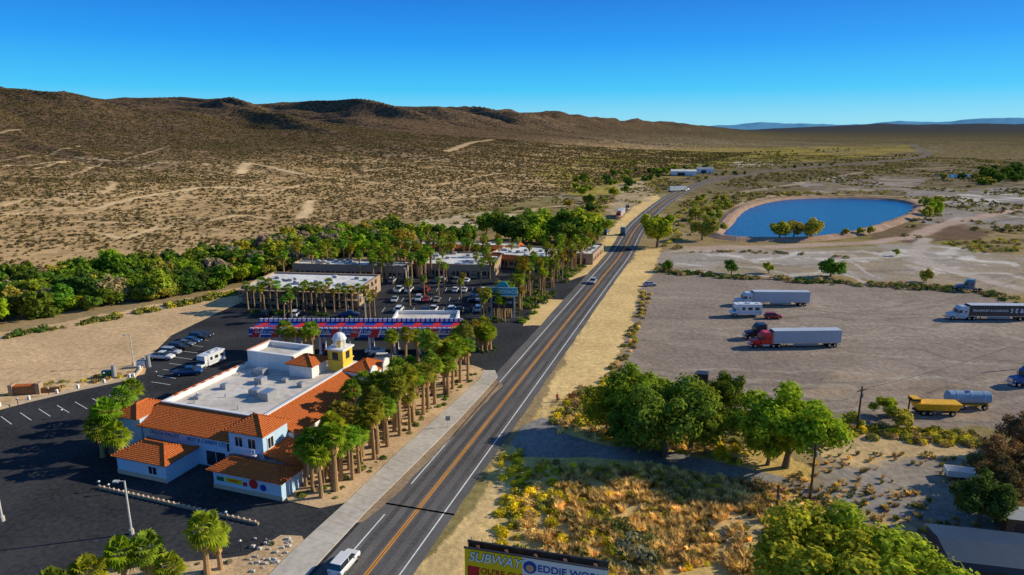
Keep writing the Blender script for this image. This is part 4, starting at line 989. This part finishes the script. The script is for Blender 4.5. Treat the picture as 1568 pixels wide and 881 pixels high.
m.box(2,3.2,-.05,.05,.55,.65,2);put('trailer_body',m.mesh('utrl',[TRIM,RUB,GREYM]),0,0,parent=e)
# ------------------------------------------------------------------ poles, lamps, signs
def pole(u,v,h):
    x,y=G(u,v);m=MB();m.cyl((0,0,0),(0,0,h),.19,.13,8,0);m.box(-1.1,1.1,-.06,.06,h-.8,h-.65,0);m.cyl((.3,0,h-2),(.3,0,h-1.3),.2,.2,8,1)
    for k in(-1,-.4,.4,1): m.cyl((k,0,h-.65),(k,0,h-.5),.05,.05,6,1)
    put('utility_pole',m.mesh('pole',[WOOD,GREYM]),x,y,0,R(25));return Vector((x,y,h-.5))
pp=[pole(1240,766,8.5),pole(1312,660,8),pole(1185,820,7)]
p4=pole(1610,560,9)
wm=MB()
for a,b in((pp[0],pp[1]),(pp[1],p4),(pp[0],pp[2])):
    for o in(-.9,.9):
        pr=None
        for k in range(13):
            t=k/12;q=a.lerp(b,t)+Vector((o*.9,o*.4,-1.0*4*t*(1-t)))
            if pr: wm.cyl(pr,q,.015,.015,4,0)
            pr=q
put('overhead_wires',wm.mesh('wires',[DARK]),0,0)
def lamp(u,v,h=7,a=1,rad=.09):
    x,y=G(u,v);m=MB();m.cyl((0,0,0),(0,0,.7),.3,.3,10,1);m.cyl((0,0,.7),(0,0,h),rad+.03,rad,8,0);m.box(-.9*a,.1,-.05,.05,h-.12,h,0);m.box(-1.4*a,-.7*a,-.22,.22,h-.18,h,0)
    put('street_lamp',m.mesh('lamp',[LPOLE,CONC]),x,y,0,0)
lamp(202,818,7.4,1,.11);lamp(4,798,7.2,1,.11);lamp(626,450,8);lamp(560,500,8);lamp(205,560,7);lamp(476,470,7)
for (u,v) in((153,752),(168,757),(347,800),(369,845),(28,622),(75,606),(160,582),(240,580),(96,640)):
    x,y=G(u,v);m=MB();m.cyl((0,0,0),(0,0,1.3),.06,.06,8,0);m.box(-.12,.12,-.12,.12,1.3,1.45,0);m.frus((-.16,.16,-.16,.16),1.45,(-.04,.04,-.04,.04),1.65,1,0);put('bollard_light',m.mesh('boll',[DARK,LAMP]),x,y)
x,y=G(686,655);m=MB();m.cyl((0,0,0),(0,0,2),.04,.04,6,0);m.box(-.4,.4,-.03,.03,1.3,2.1,1);put('traffic_sign',m.mesh('tsn',[GREYM,GREYM]),x,y)
x,y=G(866,614);m=MB();m.box(-.5,.5,-.03,.03,.5,1.5,0);m.box(-.5,-.4,-.4,.4,0,.06,1);m.box(.4,.5,-.4,.4,0,.06,1);m.cyl((-.45,0,0),(-.45,0,1.6),.04,.04,6,1);m.cyl((.45,0,0),(.45,0,1.6),.04,.04,6,1)
put('roadwork_sign',m.mesh('rws',[pm('orange_sign',(.7,.2,.02),.5,.05),GREYM]),x+1,y)
for dx in(-1.2,.2,1.8):
    m=MB();m.cyl((0,0,0),(0,0,.7),.18,.04,10,0);m.box(-.22,.22,-.22,.22,0,.04,1);m.cyl((0,0,.35),(0,0,.5),.118,.085,10,2);put('traffic_cone',m.mesh('cone',[pm('orange_cone',(.75,.15,.02),.5,.05),RUB,TRIM]),x+dx,y+.8)
def person(x,y,rz=0,shirt=(.05,.12,.3)):
    me=bpy.data.meshes.new('person')
    P_=[(0,0,.95,.13),(0,0,1.2,.14),(0,0,1.42,.12),(0,0,1.53,.06),(0,.01,1.66,.10),(0,.01,1.76,.07),(.1,0,.9,.09),(.12,.06,.5,.065),(.12,-.02,.08,.05),(.12,.14,.04,.045),(-.1,0,.9,.09),(-.12,-.08,.5,.065),(-.12,-.16,.08,.05),(-.12,0,.04,.045),(.2,0,1.4,.06),(.26,.02,1.12,.045),(.27,.1,.86,.035),(-.2,0,1.4,.06),(-.26,-.02,1.12,.045),(-.27,.08,.86,.035)]
    E=[(0,1),(1,2),(2,3),(3,4),(4,5),(0,6),(6,7),(7,8),(8,9),(0,10),(10,11),(11,12),(12,13),(2,14),(14,15),(15,16),(2,17),(17,18),(18,19)]
    me.from_pydata([p[:3] for p in P_],E,[]);ob=put('pedestrian',me,x,y,0,rz);sk=ob.modifiers.new('skin','SKIN')
    for i,p in enumerate(P_): me.skin_vertices[0].data[i].radius=(p[3],p[3])
    me.skin_vertices[0].data[0].use_root=True;ob.modifiers.new('sub','SUBSURF').render_levels=1
    mt,nt,o=newmat('clothing');b=N(nt,'ShaderNodeBsdfPrincipled');g=N(nt,'ShaderNodeTexCoord');s=N(nt,'ShaderNodeSeparateXYZ');cr=N(nt,'ShaderNodeValToRGB');dv=N(nt,'ShaderNodeMath',operation='DIVIDE');dv.inputs[1].default_value=1.8
    nt.links.new(g.outputs['Object'],s.inputs[0]);nt.links.new(s.outputs[2],dv.inputs[0]);nt.links.new(dv.outputs[0],cr.inputs[0]);cr.color_ramp.interpolation='CONSTANT'
    el=cr.color_ramp.elements;el[0].color=(.02,.02,.03,1);el[1].position=.53;el[1].color=c4(shirt);e2=el.new(.85);e2.color=(.5,.3,.2,1);e3=el.new(.95);e3.color=(.04,.02,.01,1)
    nt.links.new(cr.outputs[0],b.inputs['Base Color']);nt.links.new(b.outputs[0],o.inputs[0]);me.materials.append(mt)
me_loc=G(853,615)
person(me_loc[0],me_loc[1],.5,(.5,.06,.03))
# ------------------------------------------------------------------ billboard
bx0,by0=G(712,838,9);bx1,by1=G(930,872,9)
bw=math.hypot(bx1-bx0,by1-by0);bb=empty('roadside_billboard',(bx0+bx1)/2,(by0+by1)/2,0,math.atan2(by1-by0,bx1-bx0))
m=MB();hb=4.3;z0=9-hb
m.box(-bw/2,-1.2,-.15,.0,z0,9,0);m.box(-1.197,bw/2,-.15,0,z0,9,1)
m.box(-bw/2,bw/2,1.0,1.15,z0,9,2)
m.box(-bw/2-.1,bw/2+.1,-.2,.02,9.002,9.1,2);m.box(-bw/2-.1,bw/2+.1,.98,1.2,9.002,9.1,2)
for k in range(13):
    xx=-bw/2+.3+k*(bw-.6)/12;m.box(xx-.05,xx+.05,.02,.98,8.6,8.7,2);m.box(xx-.05,xx+.05,.02,.1,z0,9,2);m.box(xx-.04,xx+.04,.02,.98,z0,z0+.1,2);m.box(xx-.03,xx+.03,1.1,1.16,9.1,9.5,2)
for k in range(5): m.cyl((-bw/2+1.2+k*(bw-2.4)/4,.5,0),(-bw/2+1.2+k*(bw-2.4)/4,.5,9),.2,.2,8,3)
m.box(-bw/2,bw/2,-1.1,-.2,z0-.3,z0-.25,2)
m.box(-bw/2+.3,-bw/2+1.5,-.17,-.152,z0+.3,z0+2.4,4)
m.cyl((-.4,-.16,8.0),(-.4,-.2,8.0),.68,.68,18,5);m.cyl((-.4,-.19,7.9),(-.4,-.22,7.9),.38,.40,14,6)
put('billboard_structure',m.mesh('bb',[SUBY,BWHITE,DARK,WOOD,RED,BLUE,pm('mascot_skin',(.6,.35,.2),.6,.05)]),0,0,parent=bb)
text('lettering_outline','SUBWAY',1.45,(-bw/2+3.1,-.165,8.15),S90,GRN,bb,.005,.25,.92,.05)
text('lettering_main','SUBWAY',1.45,(-bw/2+3.1,-.20,8.15),S90,TRIM,bb,.01,.25,.92,.012)
text('lettering_lower',"YOU'RE CLOSE",.9,(-bw/2+4.1,-.19,6.7),S90,RED,bb);text('lettering_world','EDDIE WORLD',1.05,(3.9,-.19,8.0),S90,BLUE,bb)
text('lettering_world_b','NEXT EXIT  FUEL',.9,(3.6,-.19,6.4),S90,RED,bb)
# ------------------------------------------------------------------ light & camera
EL=R(25.5);AZ=R(76)
s=Vector((math.sin(AZ)*math.cos(EL),math.cos(AZ)*math.cos(EL),math.sin(EL)))
ld=bpy.data.lights.new('sun','SUN');ld.energy=5.0;ld.angle=R(.5);ld.color=(1,.90,.69)
lo=bpy.data.objects.new('sun',ld);lo.rotation_euler=s.to_track_quat('Z','Y').to_euler();lo.location=(200,50,200);link(lo)
w=bpy.data.worlds.new('World');scene.world=w;w.use_nodes=True;nt=w.node_tree;nt.nodes.clear()
sk=nt.nodes.new('ShaderNodeTexSky');sk.sky_type='NISHITA';sk.sun_disc=False;sk.sun_elevation=EL;sk.sun_rotation=AZ
sk.air_density=1.0;sk.dust_density=.1;sk.ozone_density=4.;sk.altitude=1000
tc=nt.nodes.new('ShaderNodeTexCoord');sx=nt.nodes.new('ShaderNodeSeparateXYZ');nt.links.new(tc.outputs['Generated'],sx.inputs[0])
cr=nt.nodes.new('ShaderNodeValToRGB');nt.links.new(sx.outputs[2],cr.inputs[0])
el=cr.color_ramp.elements
stops=[(0.0,(.26,.70,.90)),(.014,(.22,.69,.93)),(.05,(.03,.56,.98)),(.11,(.0,.33,.95)),(.17,(.0,.20,.76)),(.35,(.04,.16,.44)),(1,(.055,.13,.32))]
el[0].position=stops[0][0];el[0].color=c4(stops[0][1]);el[1].position=1;el[1].color=c4(stops[-1][1])
for p_,c_ in stops[1:-1]:
    q=el.new(p_);q.color=c4(c_)
STR=.12
vs_=nt.nodes.new('ShaderNodeVectorMath');vs_.operation='SCALE';vs_.inputs['Scale'].default_value=1/STR;nt.links.new(cr.outputs[0],vs_.inputs[0])
mx=nt.nodes.new('ShaderNodeMix');mx.data_type='RGBA';mx.inputs[0].default_value=.90
nt.links.new(sk.outputs[0],mx.inputs[6]);nt.links.new(vs_.outputs[0],mx.inputs[7])
bg=nt.nodes.new('ShaderNodeBackground');bg.inputs[1].default_value=STR;ow=nt.nodes.new('ShaderNodeOutputWorld')
nt.links.new(mx.outputs[2],bg.inputs[0]);nt.links.new(bg.outputs[0],ow.inputs[0])
cd=bpy.data.cameras.new('camera');cd.lens=36*FP/1568;cd.sensor_width=36;cd.clip_start=1;cd.clip_end=120000
co=bpy.data.objects.new('camera',cd);co.location=(0,0,CAMH);co.rotation_euler=(R(90)-PITCH,0,0);link(co);scene.camera=co
scene.view_settings.view_transform='Standard';scene.view_settings.look='None';scene.view_settings.exposure=0
